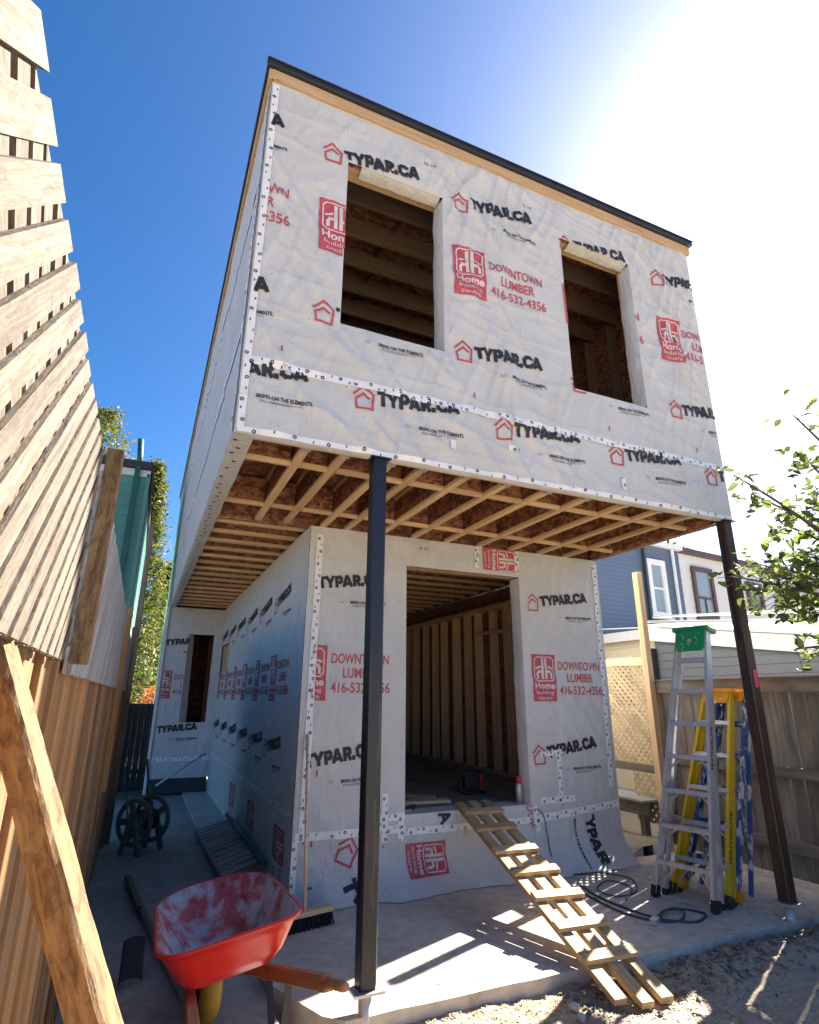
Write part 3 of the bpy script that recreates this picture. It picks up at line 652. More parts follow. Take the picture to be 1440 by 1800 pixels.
for k in range(6):   # side wall, read from far to near (u = -y)
    u = -3.35-1.0*k; SC_ = (-YR+.02, -Y1-.1, .0, ZS)
    typar(wside, u, 2.58, .13, .96, SC_); homeblock(wside, u+.02, 1.60, 0, .98, SC_); typar(wside, u+.0, 1.03, .13, .96, SC_)
for k in range(3): homeblock(wside, -2.6-1.5*k, .5, -1.571, .9, (-YR, -Y1-.1, .02, .62))
RC = (.02, X1-.01, .26, ZS)
typar(wr, -.17, 2.50, .10, 1, RC); homeblock(wr, -.13, 1.60, 0, 1, RC); typar(wr, -.12, .96, .08, 1, RC); 
# seam tape with printed rings
def tape(wall, a, b, wd=.06, pitch=.125, seg=.06, rings=True, off=.008):
    a = Vector(a); b = Vector(b); d = b-a; L = d.length; d.normalize(); q = Vector((-d.y, d.x)); n = max(2, int(L/seg)); t = MB()
    for i in range(n+1):
        c = a+d*(L*i/n); w1 = wd*(.5+.08*nz(c.x, c.y, 9)); t.v += [tuple(wall.at(*(c-q*w1), off)), tuple(wall.at(*(c+q*w1), off))]
    t.f = [(2*i, 2*i+2, 2*i+3, 2*i+1) for i in range(n)]; t.build('seam_tape', M['tape'], wall.o)
    if rings:
        r = MB(); k = 0; s_ = pitch*.4
        while s_ < L-.02:
            c = a+d*s_+q*(wd*.17*(1 if k % 2 else -1)); r.ring(lambda u, v: wall.at(u, v, off+.003), c.x, c.y, .014, .006)
            c2 = a+d*(s_+pitch*.5)+q*(wd*.2*(-1 if k % 2 else 1)); r.add([wall.at(c2.x-.005, c2.y-.01, off+.003), wall.at(c2.x+.003, c2.y-.01, off+.003), wall.at(c2.x+.006, c2.y+.01, off+.003), wall.at(c2.x-.002, c2.y+.01, off+.003)], [(0, 1, 2, 3)])
            s_ += pitch*rng.uniform(.85, 1.1); k += 1
        stuff(r.build('tape_rings', M['black_print'], wall.o))
tape(wu, (.01, 3.815), (W-.005, 3.815), .06, .13); tape(wu, (.035, ZS+.02), (.035, 6.38), .05, .17); tape(wu, (.02, ZS+.022), (W-.01, ZS+.022), .04, .26)
tape(wu, (1.6, 3.45), (1.6, 3.52), .05); tape(wu, (3.3, 3.38), (3.3, 3.50), .05); tape(wu, (2.1, 3.55), (2.18, 3.55), .05)
tape(wl, (1.115, 3.2), (1.10, .48), .065, .12); tape(wl, (X1+.02, .50), (2.06, .50), .07, .13); tape(wl, (2.06, .47), (3.45, .47), .06, .15); tape(wl, (3.5, .47), (W-.01, .56), .07, .13); tape(wl, (W-.06, 3.22), (W-.10, .72), .06, .11)
tape(wl, (X1+.025, .47), (X1+.02, .05), .05, .14); tape(wl, (1.86, .80), (1.86, .40), .06, .11); tape(wl, (1.80, .60), (2.06, .60), .06, .11); tape(wl, (2.02, .62), (2.02, .40), .06, .11)
tape(wl, (3.62, 1.08), (3.92, 1.10), .05, .1); tape(wl, (3.86, 1.08), (3.86, .60), .06, .1); tape(wl, (3.6, .64), (4.05, .64), .06, .1); tape(wl, (3.52, .60), (3.55, .36), .06, .1)
tape(wl, (2.92, 3.26), (2.92, 3.03), .05, .07); tape(wl, (3.45, 3.26), (3.45, 3.0), .05, .07)
tape(wr, (.02, .56), (X1-.02, .56), .07, .13); tape(wup, (-.04, ZS+.02), (-.04, 6.35), .05, .2); tape(wup, (-YB+.1, 4.1), (-.02, 4.1), .06, .2, rings=False); tape(wup, (-YB+.1, 5.5), (-.02, 5.45), .06, .2, rings=False)
tape(wside, (-YR+.02, .66), (-Y1-.05, .66), .06, .14)
# corner strip of wrap round the lower left corner
p = Print(wl, X1+.16, .42, 0, 1); p.quadgrid(0, .02, 0, .05, 1, 2); p.quadgrid(-.03, .02, -.30, -.285, 2, 1); p.quadgrid(.02, .035, .55, .6, 1, 2); p.done('tick_mark', 'red_print')
p = Print(wu, 1.2, 3.93, 0, 1)
for x in (-.95, .6, 2.0, 3.1): p.quadgrid(x, x+.012, 0, .05, 1, 2)
p.done('tick_mark', 'red_print')

# ------------------------------------------------------------------ left fence: planks, lattice, posts
def clip_poly(P, x0, x1, y0, y1):
    for ax, lim, sg in ((0, x0, 1), (0, x1, -1), (1, y0, 1), (1, y1, -1)):
        Q = []
        for i in range(len(P)):
            a, c = P[i-1], P[i]; ia = sg*(a[ax]-lim) >= 0; ic = sg*(c[ax]-lim) >= 0
            if ia != ic: t = (lim-a[ax])/(c[ax]-a[ax]); Q.append((a[0]+t*(c[0]-a[0]), a[1]+t*(c[1]-a[1])))
            if ic: Q.append(c)
        P = Q
        if not P: return P
    return P
def lattice(parent, fn, u0, u1, v0, v1, sw, pitch, th, mat, jag=0, limit=300, bend=None):
    """two crossing layers of diagonal slats; fn(u,v,w)->xyz in the parent's space"""
    H = v1-v0; st = pitch*math.sqrt(2); hw = sw*math.sqrt(2)/2; rest = MB(); cnt = 0
    for layer in (1, -1):
        n = int((u1-u0+H)/st)+1
        for k in range(n):
            c = u0-H+k*st+rng.uniform(-.004, .004)+(0 if layer == 1 else st*.4); e = rng.uniform(-jag, jag)
            P = [(c-hw, v0), (c+hw, v0), (c+hw+H+.1, v1+.1), (c-hw+H+.1, v1+.1)] if layer == 1 else [(c-hw+H, v0), (c+hw+H, v0), (c+hw-.1, v1+.1), (c-hw-.1, v1+.1)]
            P = clip_poly(P, u0, u1, v0, v1+e)
            if len(P) < 3: continue
            A = abs(sum(P[i-1][0]*P[i][1]-P[i][0]*P[i-1][1] for i in range(len(P))))/2
            if A < 1e-4: continue
            off = (th*.05 if layer == 1 else -th*1.05)+rng.uniform(0, .0015)
            ang = layer*math.pi/4; ca, sa = math.cos(ang), math.sin(ang); cu = sum(p[0] for p in P)/len(P); cv = sum(p[1] for p in P)/len(P)
            b = MB(); L = [((u-cu)*ca+(v-cv)*sa, -(u-cu)*sa+(v-cv)*ca) for u, v in P]
            b.prism(L, th, lambda x, y, h: (x, y, h))
            o0 = Vector(fn(cu, cv, off)); ex = Vector(fn(cu+ca, cv+sa, off))-o0; ey = Vector(fn(cu-sa, cv+ca, off))-o0; ez = Vector(fn(cu, cv, off+1))-o0
            cnt += 1
            o = b.build('slat', M[mat], parent)
            o.matrix_basis = Matrix(((ex.x, ey.x, ez.x, o0.x), (ex.y, ey.y, ez.y, o0.y), (ex.z, ey.z, ez.z, o0.z), (0, 0, 0, 1)))
FX = -.52
lf = thing('plank_fence', 'tall orange cedar plank fence with a weathered lattice top beside the alley', 'fence', (0, 0, 0))
y = -3.75; i = 0
while y < 5.0:
    wd = rng.choice((.085, .10, .135, .14)); zt = 1.735+rng.uniform(-.012, .012)
    fo = (0 if i % 2 else -.020)-rng.uniform(0, .006)
    plank('plank', (FX-.006+fo, y+wd/2, -.06), (FX-.006+fo+rng.uniform(-.004, .004), y+wd/2+rng.uniform(-.004, .004), zt), wd-rng.choice((-.012, -.006, .004)), .018, M['cedar'], lf, up=(1, 0, 0), bev=.002)
    y += wd; i += 1
for z in (.35, 1.5): plank('back_rail', (FX-.06, -3.7, z), (FX-.06, 5, z), .04, .09, M['cedar'], lf)
for k, (ya, yb) in enumerate(((-3.75, -2.0), (-1.86, 1.4), (1.5, 4.9))):
    pn = bpy.data.objects.new('lattice_panel', None); COL.objects.link(pn); pn.parent = lf
    lattice(pn, lambda u, v, h: (FX+.014+h, u, v), ya, yb, 1.70 if k else 1.722, 2.235, .042 if k == 0 else .045, .062 if k == 0 else .058, .008, 'lattice' if k == 0 else 'lattice_grey', .006)
plank('post', (FX+.045, -1.93, 1.72), (FX+.045, -1.93, 2.27), .04, .04, M['brace'], lf, up=(1, 0, 0))
plank('post', (FX+.04, 1.45, 1.0), (FX+.04, 1.45, 2.3), .06, .04, M['cedar'], lf, up=(1, 0, 0))
plank('post', (FX+.06, 5.03, -.05), (FX+.045, 5.03, 3.95), .09, .07, M['weathered'], lf, up=(1, 0, 0))
plank('post', (FX+.01, 4.85, -.05), (FX+.02, 4.85, 2.5), .07, .05, M['cedar'], lf, up=(1, 0, 0))
# leaning brace close to the camera
bt = CAM+ray(-2, 1165)*(1.0/ray(-2, 1165).length); bb = CAM+ray(165, 1795)*(.88/ray(165, 1795).length)
d_ = bb-bt; c_ = bb+d_*((-.04-bb.z)/d_.z); a_ = bt-d_*.9
br = tag(plank('timber_brace', a_, c_, .036, .040, M['brace'], None, up=(1, -.55, .3)), 'rough sunlit timber leaning across the orange fence, nearest to the viewer', 'timber')
Lb = (c_-a_).length; rb = MB(); sec = [(-1, -.78), (-.78, -1), (0, -1.02), (.78, -1), (1, -.78), (1.02, 0), (1, .78), (.78, 1), (0, 1.01), (-.78, 1), (-1, .78), (-1.02, 0)]; nsg = 160
for k in range(nsg+1):
    x = Lb*k/nsg
    for q, (cy_, cz_) in enumerate(sec): e = 1+.07*nz(x*9, q*.8, 1, 2)+.05*nz(x*30, q*1.9, 1, 7); rb.v.append((x+(.006*nz(q, 1, 3) if k in (0, nsg) else 0), cy_*.0185*e+.003*nz(x, 0, 2), cz_*.0205*e))
rb.f = [(k*12+q, k*12+(q+1) % 12, (k+1)*12+(q+1) % 12, (k+1)*12+q) for k in range(nsg) for q in range(12)]+[tuple(range(12)), tuple(nsg*12+q for q in reversed(range(12)))]
br.data = rb.mesh('timber_brace'); br.data.materials.append(M['brace'])

# ------------------------------------------------------------------ right fence, lattice screen, deck
RX = 5.5
rf = thing('board_fence', 'weathered grey-brown vertical board fence behind the ladders', 'fence')
y = -2.2
while y < 2.05:
    wd = rng.choice((.135, .14, .14, .15)); gp = rng.choice((.003, .004, .010, .012))
    plank('board', (RX, y+wd/2, .06), (RX+rng.uniform(0, .006), y+wd/2+rng.uniform(-.006, .006), 1.73+rng.uniform(-.006, .006)), wd-gp, .019, M['weathered'], rf, up=(1, 0, 0)); y += wd
plank('top_rail', (RX-.032, -2.2, 1.785), (RX-.032, 2.06, 1.785), .038, .135, M['weathered'], rf)
plank('cap_rail', (RX-.01, -2.2, 1.862), (RX-.01, 2.06, 1.862), .11, .018, M['weathered'], rf)
plank('mid_rail', (RX-.032, -2.2, .98), (RX-.032, 2.06, .98), .038, .10, M['weathered'], rf)
plank('bottom_rail', (RX-.032, -2.2, .33), (RX-.032, 2.06, .33), .038, .10, M['weathered'], rf)
for yy in (-1.6, .75): plank('fence_post', (RX+.06, yy, -.1), (RX+.06, yy, 1.83), .09, .09, M['weathered'], rf, up=(1, 0, 0))
ls = thing('lattice_screen', 'tan diagonal lattice screen between wrapped wall and wooden post', 'lattice screen')
plank('post', (RX-.10, 1.98, -.1), (RX-.10, 1.98, 3.22), .085, .085, M['lumber'], ls, up=(1, 0, 0))
plank('top_rail', (RX-.07, 2.03, 2.10), (RX-.07, 4.3, 2.13), .04, .10, M['lumber'], ls)
plank('bottom_rail', (RX-.07, 2.03, .84), (RX-.07, 4.3, .84), .04, .09, M['weathered'], ls)
lattice(ls, lambda u, v, h: (RX-.07-h, u, v), 2.03, 4.2, .89, 2.05, .037, .062, .007, 'lattice_gold')
pn = bpy.data.objects.new('lower_lattice', None); COL.objects.link(pn); pn.parent = ls
lattice(pn, lambda u, v, h: (RX-.085-h, u, v), 2.03, 2.42, .25, .79, .037, .07, .007, 'lattice_gold')
dk = thing('low_deck', 'low timber deck edge with pale top beneath the lattice screen', 'deck')
plank('beam', (RX-.25, 2.06, .42), (RX-.25, 4.4, .42), .04, .15, M['weathered'], dk)
for k in range(4): plank('deck_board', (RX-.28+k*.14, 2.05, .51), (RX-.28+k*.14, 4.4, .51), .135, .025, M['lattice_grey'], dk)
plank('deck_leg', (RX-.2, 2.2, -.1), (RX-.2, 2.2, .35), .08, .08, M['weathered'], dk, up=(1, 0, 0)); plank('deck_leg', (RX-.2, 4.1, -.1), (RX-.2, 4.1, .35), .08, .08, M['weathered'], dk, up=(1, 0, 0))
b = MB(); n = 14
for j in range(9):
    for i_ in range(n): 
        xx = 4.72+.85*i_/(n-1); yy = 1.95+2.3*j/8; b.v.append((xx, yy, -.03+.16*max(0, math.sin((i_/(n-1))*2.6))*(1-.05*j)+.05*nz(xx, yy, 5)))
b.f = [(j*n+i_, j*n+i_+1, (j+1)*n+i_+1, (j+1)*n+i_) for j in range(8) for i_ in range(n-1)]
tag(b.build('earth_bank', M['dirt'], smooth=True), None, None, kind='structure')

# ------------------------------------------------------------------ ladders
def stepladder(name, label, h, bw, tw, steps, m_rail, m_step, m_cap, m_foot, foot, top, side, opn=.14, text=None, rear=None, cap_h=.13):
    """foot/top: base and cap centres; side: unit vector along the steps"""
    t = thing(name, label, 'ladder', (0, 0, 0), 'folding step ladders'); foot = Vector(foot); top = Vector(top); side = Vector(side).normalized()
    up = (top-foot).normalized(); dp = side.cross(up).normalized()
    if dp.dot(Vector((1, .4, 0))) < 0: dp = -dp
    T = lambda x, y, z: foot+side*x+dp*y+up*z
    for s_ in (-1, 1):
        b = MB(); a = T(s_*bw/2, 0, .03); c = T(s_*tw/2, 0, h-.02); q = (c-a).normalized()
        b.bar(a, c, .006, .075, up=dp)
        for e in (-1, 1): b.bar(a+dp*(e*.036)-side*(s_*.012), c+dp*(e*.036)-side*(s_*.012), .026, .005, up=dp)
        r = b.build('front_rail', M[m_rail], t)
        f = MB(); f.bar(T(s_*bw/2, 0, 0), T(s_*bw/2, 0, .09), .045, .088, up=dp); f.build('foot', M[foot_m(m_foot)], r)
        b = MB(); b.bar(T(s_*bw*.47, opn, .02), T(s_*tw*.42, .05, h-.06), .028, .04, up=dp); rr = b.build('rear_rail', M[rear or m_rail], t)
        f = MB(); f.bar(T(s_*bw*.47, opn, -.0), T(s_*bw*.47, opn, .07), .04, .055, up=dp); f.build('foot', M[foot_m(m_foot)], rr)
        if text and s_ == text[1]:
            V, F = glyphs(text[0], bold=.03, shear=0, maxe=.5); V = V/np.array([V[:, 0].max(), V[:, 1].max()]); me = bpy.data.meshes.new('lettering')
            ax = (c-a).normalized(); o_ = a+side*(s_*.0045)+dp*(-.02)+ax*(text[2]); me.from_pydata([o_+ax*(v[0]*text[3])+dp*(v[1]*.038*text[4])+dp*(.0 if text[4] > 0 else .042) for v in V], [], F); link('lettering', me, M['black_print'], r)
    for k in range(1, steps+1):
        z = h*k/(steps+1.0); wd = bw+(tw-bw)*z/h
        b = MB(); b.bar(T(-wd/2+.006, 0, z), T(wd/2-.006, 0, z), .082, .006, up=up); b.bar(T(-wd/2+.006, -.038, z-.018), T(wd/2-.006, -.038, z-.018), .006, .036, up=up); b.bar(T(-wd/2+.006, .038, z-.015), T(wd/2-.006, .038, z-.015), .006, .03, up=up); b.build('step', M[m_step], t)
        if k in (1, 2, 3, 4):
            for s_ in (-1, 1):
                b = MB(); b.bar(T(s_*wd*.18, .036, z-.015), T(s_*(wd/2-.012), .036, z-.11 if k > 1 else z-.19), .018, .004, up=dp); b.build('step_brace', M[m_step], t)
        if k % 2 == 0:
            b = MB(); y_ = opn+(.05-opn)*z/h; b.bar(T(-wd*.46, y_, z), T(wd*.46, y_, z), .02, .025, up=up); b.build('rear_bar', M[rear or m_rail], t)
    b = MB(); zt = h
    prof = [(-tw/2-.03, -.06), (-tw/2-.015, -.075), (tw/2+.015, -.075), (tw/2+.03, -.06), (tw/2+.03, .10), (tw/2+.01, .12), (-tw/2-.01, .12), (-tw/2-.03, .10)]
    b.prism(prof, .035, lambda u, v, q: T(u, v, zt-.03+q)); cap = b.build('top_cap', M[m_cap], t)
    b = MB(); b.prism([(-tw/2+.01, 0), (tw/2-.01, 0), (tw/2-.01, -cap_h-.03), (tw/2-.035, -cap_h-.055), (-tw/2+.035, -cap_h-.055), (-tw/2+.01, -cap_h-.03)], .012, lambda u, v, q: T(u, -.058+q, zt-.031+v)); b.build('cap_apron', M[m_cap], cap)
    b = MB()
    for (hx, hz, rr) in ((0, -.10, .02), (-.06, -.07, .009), (.06, -.07, .009), (-.07, -.13, .008), (.07, -.13, .008)):
        b.prism([(hx+rr*math.cos(q*math.pi/5), hz+rr*math.sin(q*math.pi/5)) for q in range(10)], .003, lambda u, v, q: T(u, -.0615+q, zt-.031+v))
    stuff(b.build('cap_holes', M['galv'], cap))
    return t
def foot_m(m): return m
F1 = on(1150, 1575, 'z', 0); F2 = on(1262, 1607, 'z', 0); sd = (F2-F1); bw_ = sd.length-.03; mid = (F1+F2)/2
def topat(px, py, z): return on(px, py, 'z', z)
def ladder_top(px, py, mid, h):
    """far hit of the pixel's ray with the sphere of radius h about the ladder's foot"""
    d = ray(px, py).normalized(); oc = CAM-mid; bq = d.dot(oc); cq = oc.dot(oc)-h*h; dis = bq*bq-cq
    return CAM+d*(-bq+math.sqrt(max(dis, 0)))
T1 = ladder_top(1218, 1106, mid, 2.36)
stepladder('step_ladder', 'aluminium step ladder with green top cap, nearest in the stack', 2.36, bw_, .30, 7, 'alu', 'alu', 'green', 'rubber', mid, T1, sd, .13, ('FEATHERLITE', 1, 1.05, .36, -1), cap_h=.15)
off = Vector((.20, .02, 0)); m2 = mid+off
stepladder('step_ladder', 'yellow fibreglass step ladder standing between the aluminium and blue ladders', 1.86, .50, .27, 5, 'yellow', 'alu', 'orange', 'black', m2, ladder_top(1263, 1216, m2, 1.86), sd, .09, ('FEATHERLITE', 1, .30, .42, -1), 'yellow', cap_h=.05)
m3 = mid+Vector((.40, .08, 0))
stepladder('step_ladder', 'blue paint-spattered step ladder nearest to the board fence', 1.84, .48, .27, 5, 'blue_worn', 'blue_worn', 'orange', 'orange', m3, ladder_top(1290, 1217, m3, 1.84), sd, .26, None, 'blue_worn', cap_h=.03)

# ------------------------------------------------------------------ plank ramp into the doorway
rp = thing('plank_ramp', 'sunlit pine plank ramp with cross cleats from doorway down to dirt', 'ramp')
A = Vector((2.84, 1.97, .648)); B = Vector((2.60, -.40, -.04)); ax = (B-A).normalized(); sd_ = ax.cross(Vector((0, 0, 1))).normalized(); nn = sd_.cross(ax)
for k in (-1, 0, 1): plank('plank', A+sd_*(.148*k)+ax*rng.uniform(-.03, .02), B+sd_*(.148*k)+ax*rng.uniform(-.03, .03), .089, .038, M['lumber_fresh'], rp, up=nn)
for px, py in ((846, 1432), (872, 1460), (915, 1499), (946, 1537), (985, 1580), (1032, 1631), (1086, 1685)):
    d = ray(px, py); n0 = nn.dot(A-CAM)/nn.dot(d); P = CAM+d*n0; t = (P-A).dot(ax); c = A+ax*t+nn*.035+sd_*rng.uniform(-.012, .012); q = sd_+ax*rng.uniform(-.03, .03)
    cl_ = plank('cleat', c-q*.205, c+q*.205, .089, .030, M['lumber_fresh'], rp, up=nn)
    nb_ = MB()
    for xx in (.057, .205, .353):
        for yy in (-.024, .022): nb_.prism([(xx+rng.uniform(-.008, .008)+.0045*math.cos(a_*1.0472), yy+.0045*math.sin(a_*1.0472)) for a_ in range(6)], .002, lambda u, v, h: (u, v, .0145+h))
    stuff(nb_.build('screw_heads', M['fascia'], cl_))

# ------------------------------------------------------------------ wheelbarrow
wb = thing('wheelbarrow', 'red wheelbarrow with cement-stained tray and wooden handles', 'wheelbarrow', (0, 0, 0))
gR = on(608, 1735, 'z', .60); gL = gR+Vector((-.545, -.10, -.05))
wc = Vector((.22, .40, .16))
axw = (wc-(gR+gL)/2); axw.z = 0; axw.normalize(); sw_ = Vector((axw.y, -axw.x, 0))
hR1 = wc+sw_*.10+Vector((0, 0, .02))-axw*-.12; hL1 = wc-sw_*.10+Vector((0, 0, -.0))+axw*.12
def handle(g_, e_):
    d = (e_-g_).normalized(); p0 = g_+d*.16
    o = plank('handle', p0, e_, .042, .055, M['wood_red'], wb)
    b = MB(); b.tube([g_, g_+d*.03, g_+d*.12, p0+d*.02], [.016, .02, .018, .026], 8); b.build('grip', M['wood_red'], o) if False else b.build('grip', M['wood_red'], wb, True)
handle(gR, hR1); handle(gL, hL1)
# tray: rings of a rounded rectangle, open on top
tc = on(402, 1640, 'z', .55)+Vector((0, 0, 0))
def rr(w0, w1, l0, l1, z0, z1, c, n=6):
    """outline: rear width w0, front width w1, y from -l0..l1, z rear z0, front z1"""
    out = []
    cs = [(-w0/2, -l0, math.pi, 1.5*math.pi), (w0/2, -l0, 1.5*math.pi, 2*math.pi), (w1/2, l1, 0, .5*math.pi), (-w1/2, l1, .5*math.pi, math.pi)]
    for i, (x, y, a0, a1) in enumerate(cs):
        cx = x+(c if x < 0 else -c); cy = y+(c if y < 0 else -c)
        cc = c if i < 2 else c*2.1; cx = x+(cc if x < 0 else -cc); cy = y+(cc if y < 0 else -cc)
        for k in range(n+1):
            a = a0+(a1-a0)*k/n; px_, py_ = cx+cc*math.cos(a), cy+cc*math.sin(a); out.append((px_, py_, z0+(z1-z0)*((py_+l0)/(l0+l1))))
    return out
rings = [rr(.38, .30, .20, .22, 0, -.05, .07), rr(.47, .40, .27, .30, .06, .045, .085), rr(.56, .50, .335, .42, .155, .17, .105), rr(.605, .56, .375, .475, .205, .235, .115)]
lip = rr(.63, .585, .388, .488, .203, .233, .118); lip2 = rr(.63, .585, .388, .488, .190, .220, .118)
fw_ = axw; roll = R(-9); pit = R(-2)
TM = Matrix.Translation(on(408, 1716, 'z', .44)+fw_*.20) @ Matrix(((sw_.x, fw_.x, 0, 0), (sw_.y, fw_.y, 0, 0), (0, 0, 1, 0), (0, 0, 0, 1))) @ Matrix.Rotation(roll, 4, 'Y') @ Matrix.Rotation(pit, 4, 'X')
b = MB(); N = len(rings[0]); rs = rings+[lip]
for r_ in rs: b.v += [tuple(TM @ Vector(p)) for p in r_]
for i in range(len(rs)-1):
    for k in range(N): b.f.append((i*N+k, i*N+(k+1) % N, (i+1)*N+(k+1) % N, (i+1)*N+k))
b.f.append(tuple(reversed(range(N))))
tin = b.build('tray_inside', M['tray'], wb, True)
b = MB(); th = .004
outr = [[(x*1.012+(.004 if x > 0 else -.004), y*1.012+(.004 if y > 0 else -.004), z-.006) for x, y, z in r_] for r_ in rings]+[lip2, [(x, y, z+.0005) for x, y, z in lip]]
for r_ in outr: b.v += [tuple(TM @ Vector(p)) for p in r_]
for i in range(len(outr)-1):
    for k in range(N): b.f.append((i*N+k, i*N+(k+1) % N, (i+1)*N+(k+1) % N, (i+1)*N+k))
b.f.append(tuple(reversed(range(N))))
b.build('tray', M['red_paint'], wb, True)
for bx_, by_ in ((-.1, -.1), (.1, -.1), (-.08, .1), (.08, .1)):
    b = MB(); b.prism([(bx_+.011*math.cos(a_*1.0472), by_+.011*math.sin(a_*1.0472)) for a_ in range(6)], .007, lambda u, v, h: tuple(TM @ Vector((u, v, -.025*(v+.2)/.42*2+h-.001)))); b.build('bolt', M['galv'], wb)
b = MB(); rimp = [tuple(TM @ Vector((x*1.0, y*1.0, z-.004))) for x, y, z in lip]; b.tube(rimp+[rimp[0]], .009, 6, False); b.build('rim', M['red_paint'], wb, True)
b = MB(); n = 24; prof = [(-.05, .10), (-.055, .16), (-.03, .195), (.03, .195), (.055, .16), (.05, .10)]
for k in range(n):
    a = 2*math.pi*k/n
    for x, r_ in prof: b.v.append(tuple(wc+sw_*x+(fw_*math.cos(a)+Vector((0, 0, 1))*math.sin(a))*r_))
m_ = len(prof)
b.f = [(k*m_+j, k*m_+j+1, ((k+1) % n)*m_+j+1, ((k+1) % n)*m_+j) for k in range(n) for j in range(m_-1)]
whl = b.build('wheel', M['yellow_wheel'], wb, True)
b = MB(); b.tube([wc-sw_*.04, wc+sw_*.04], .10, 20); b.build('hub', M['black'], whl); b = MB(); b.tube([wc-sw_*.13, wc+sw_*.13], .012, 8); b.build('axle', M['black'], whl)
for s_, g_, e_ in ((1, gR, hR1), (-1, gL, hL1)):
    d = (e_-g_); p1 = g_+d*.36; p2 = g_+d*.52; ft = Vector(((p1+p2)/2)); ft.z = -.03; ft -= fw_*.06
    b = MB(); b.bar(p1-Vector((0, 0, .02)), ft, .03, .007, up=fw_); b.bar(ft, p2-Vector((0, 0, .02)), .03, .007, up=fw_); b.build('leg', M['black'], wb)
b = MB(); d1 = hR1-gR; d2 = hL1-gL; b.tube([gR+d1*.40-Vector((0, 0, .20)), (gR+gL)/2+(d1+d2)*.21-Vector((0, 0, .26)), gL+d2*.40-Vector((0, 0, .20))], .009, 6); b.build('cross_brace', M['black'], wb)

# ------------------------------------------------------------------ small yard things
bm_ = thing('push_broom', 'push broom with wooden pole and black bristles leaning on the wrapped wall', 'broom')
hd_c = on(548, 1622, 'z', .05)
h0 = on(536, 1606, 'z', .10); b = MB(); b.tube([h0, on(541, 1292, 'y', Y1-.035)], .012, 10); b.build('handle', M['lumber_in'], bm_, True)
d = (on(580, 1606, 'z', .10)-on(515, 1622, 'z', .10)).normalized(); c = h0
plank('head', c-d*.23, c+d*.23, .065, .035, M['lumber'], bm_)
b = MB(); rr_ = random.Random(3)
for k in range(420):
    t = rr_.uniform(-.225, .225); q = rr_.uniform(-.03, .03); nrm = Vector((d.y, -d.x, 0)); p0 = c+d*t+nrm*q-Vector((0, 0, .015)); p1 = p0+d*rr_.uniform(-.01, .01)+nrm*(q*.5+rr_.uniform(-.01, .02)); p1.z = .004
    b.bar(p0, p1, .006, .006)
stuff(b.build('bristles', M['bristle'], bm_))
pp = MB(); pp.tube([on(226, 1545, 'z', .0), on(342, 1772, 'z', .01)], .042, 14); tag(pp.build('drain_pipe', M['grey_pvc'], smooth=True), 'long grey plastic pipe lying on the alley path', 'pipe')
pp = MB(); pp.bar(on(224, 1540, 'z', .03), on(245, 1596, 'z', .03), .035, .03); tag(pp.build('steel_bar', M['black']), 'short black bar lying beside the grey pipe', 'bar')
b = MB(); c0 = on(228, 1735, 'z', -.03); c1 = on(236, 1660, 'z', .12); n = 8
for j in range(7):
    for i_ in range(n+1):
        a = -1.1+2.2*i_/n; p = c0+(c1-c0)*(j/6); sdx = Vector((1, .1, 0)); b.v.append(tuple(p+sdx*(math.sin(a)*.075)+Vector((0, .6, .5))*(math.cos(a)*.06)))
b.f = [(j*(n+1)+i_, j*(n+1)+i_+1, (j+1)*(n+1)+i_+1, (j+1)*(n+1)+i_) for j in range(6) for i_ in range(n)]
o = b.build('plastic_gutter', M['black'], smooth=True); sm = o.modifiers.new('s', 'SOLIDIFY'); sm.thickness = .006; tag(o, 'short curved piece of black plastic gutter on the path by the fence', 'gutter piece')
# hose reel
hr = thing('hose_reel', 'grey plastic hose reel cart standing at the far end of the fence', 'hose reel', (-.10, 4.45, 0))
hc = on(255, 1475, 'z', .28); 
hc = Vector((0, 0, .28)); hr.rotation_euler.z = R(48)
for s_ in (-1, 1):
    b = MB(); n = 28
    for (r0, r1) in ((.05, .09), (.20, .25)):
        for k in range(n):
            a, a2 = 2*math.pi*k/n, 2*math.pi*(k+1)/n; P = [hc+Vector((s_*.13, 0, 0))+Vector((0, math.cos(q), math.sin(q)))*r_ for q, r_ in ((a, r0), (a2, r0), (a2, r1), (a, r1))]; b.add(P+[p+Vector((s_*.02, 0, 0)) for p in P], [(0, 1, 2, 3), (7, 6, 5, 4), (0, 4, 5, 1), (2, 6, 7, 3)])
    for k in range(5): a = 2*math.pi*k/5; u = Vector((0, math.cos(a), math.sin(a))); b.bar(hc+Vector((s_*.14, 0, 0))+u*.08, hc+Vector((s_*.14, 0, 0))+u*.21, .07, .02, up=(1, 0, 0))
    b.build('side_disc', M['reel'], hr)
    b = MB(); b.bar(hc+Vector((s_*.18, .02, .05)), hc+Vector((s_*.18, .10, -.32)), .06, .03, up=(1, 0, 0)); b.bar(hc+Vector((s_*.18, -.02, .05)), hc+Vector((s_*.18, -.14, -.32)), .06, .03, up=(1, 0, 0)); b.build('stand', M['reel'], hr)
b = MB(); b.tube([hc+Vector((-.13, 0, 0)), hc+Vector((.13, 0, 0))], .12, 18); b.build('drum', M['black'], hr, True)
b = MB(); b.tube([hc+Vector((.18, .05, 0)), hc+Vector((.19, .22, .62)), hc+Vector((-.19, .22, .62)), hc+Vector((-.18, .05, 0))], .016, 8); b.build('cart_handle', M['reel'], hr)
hr.location.z = -.0
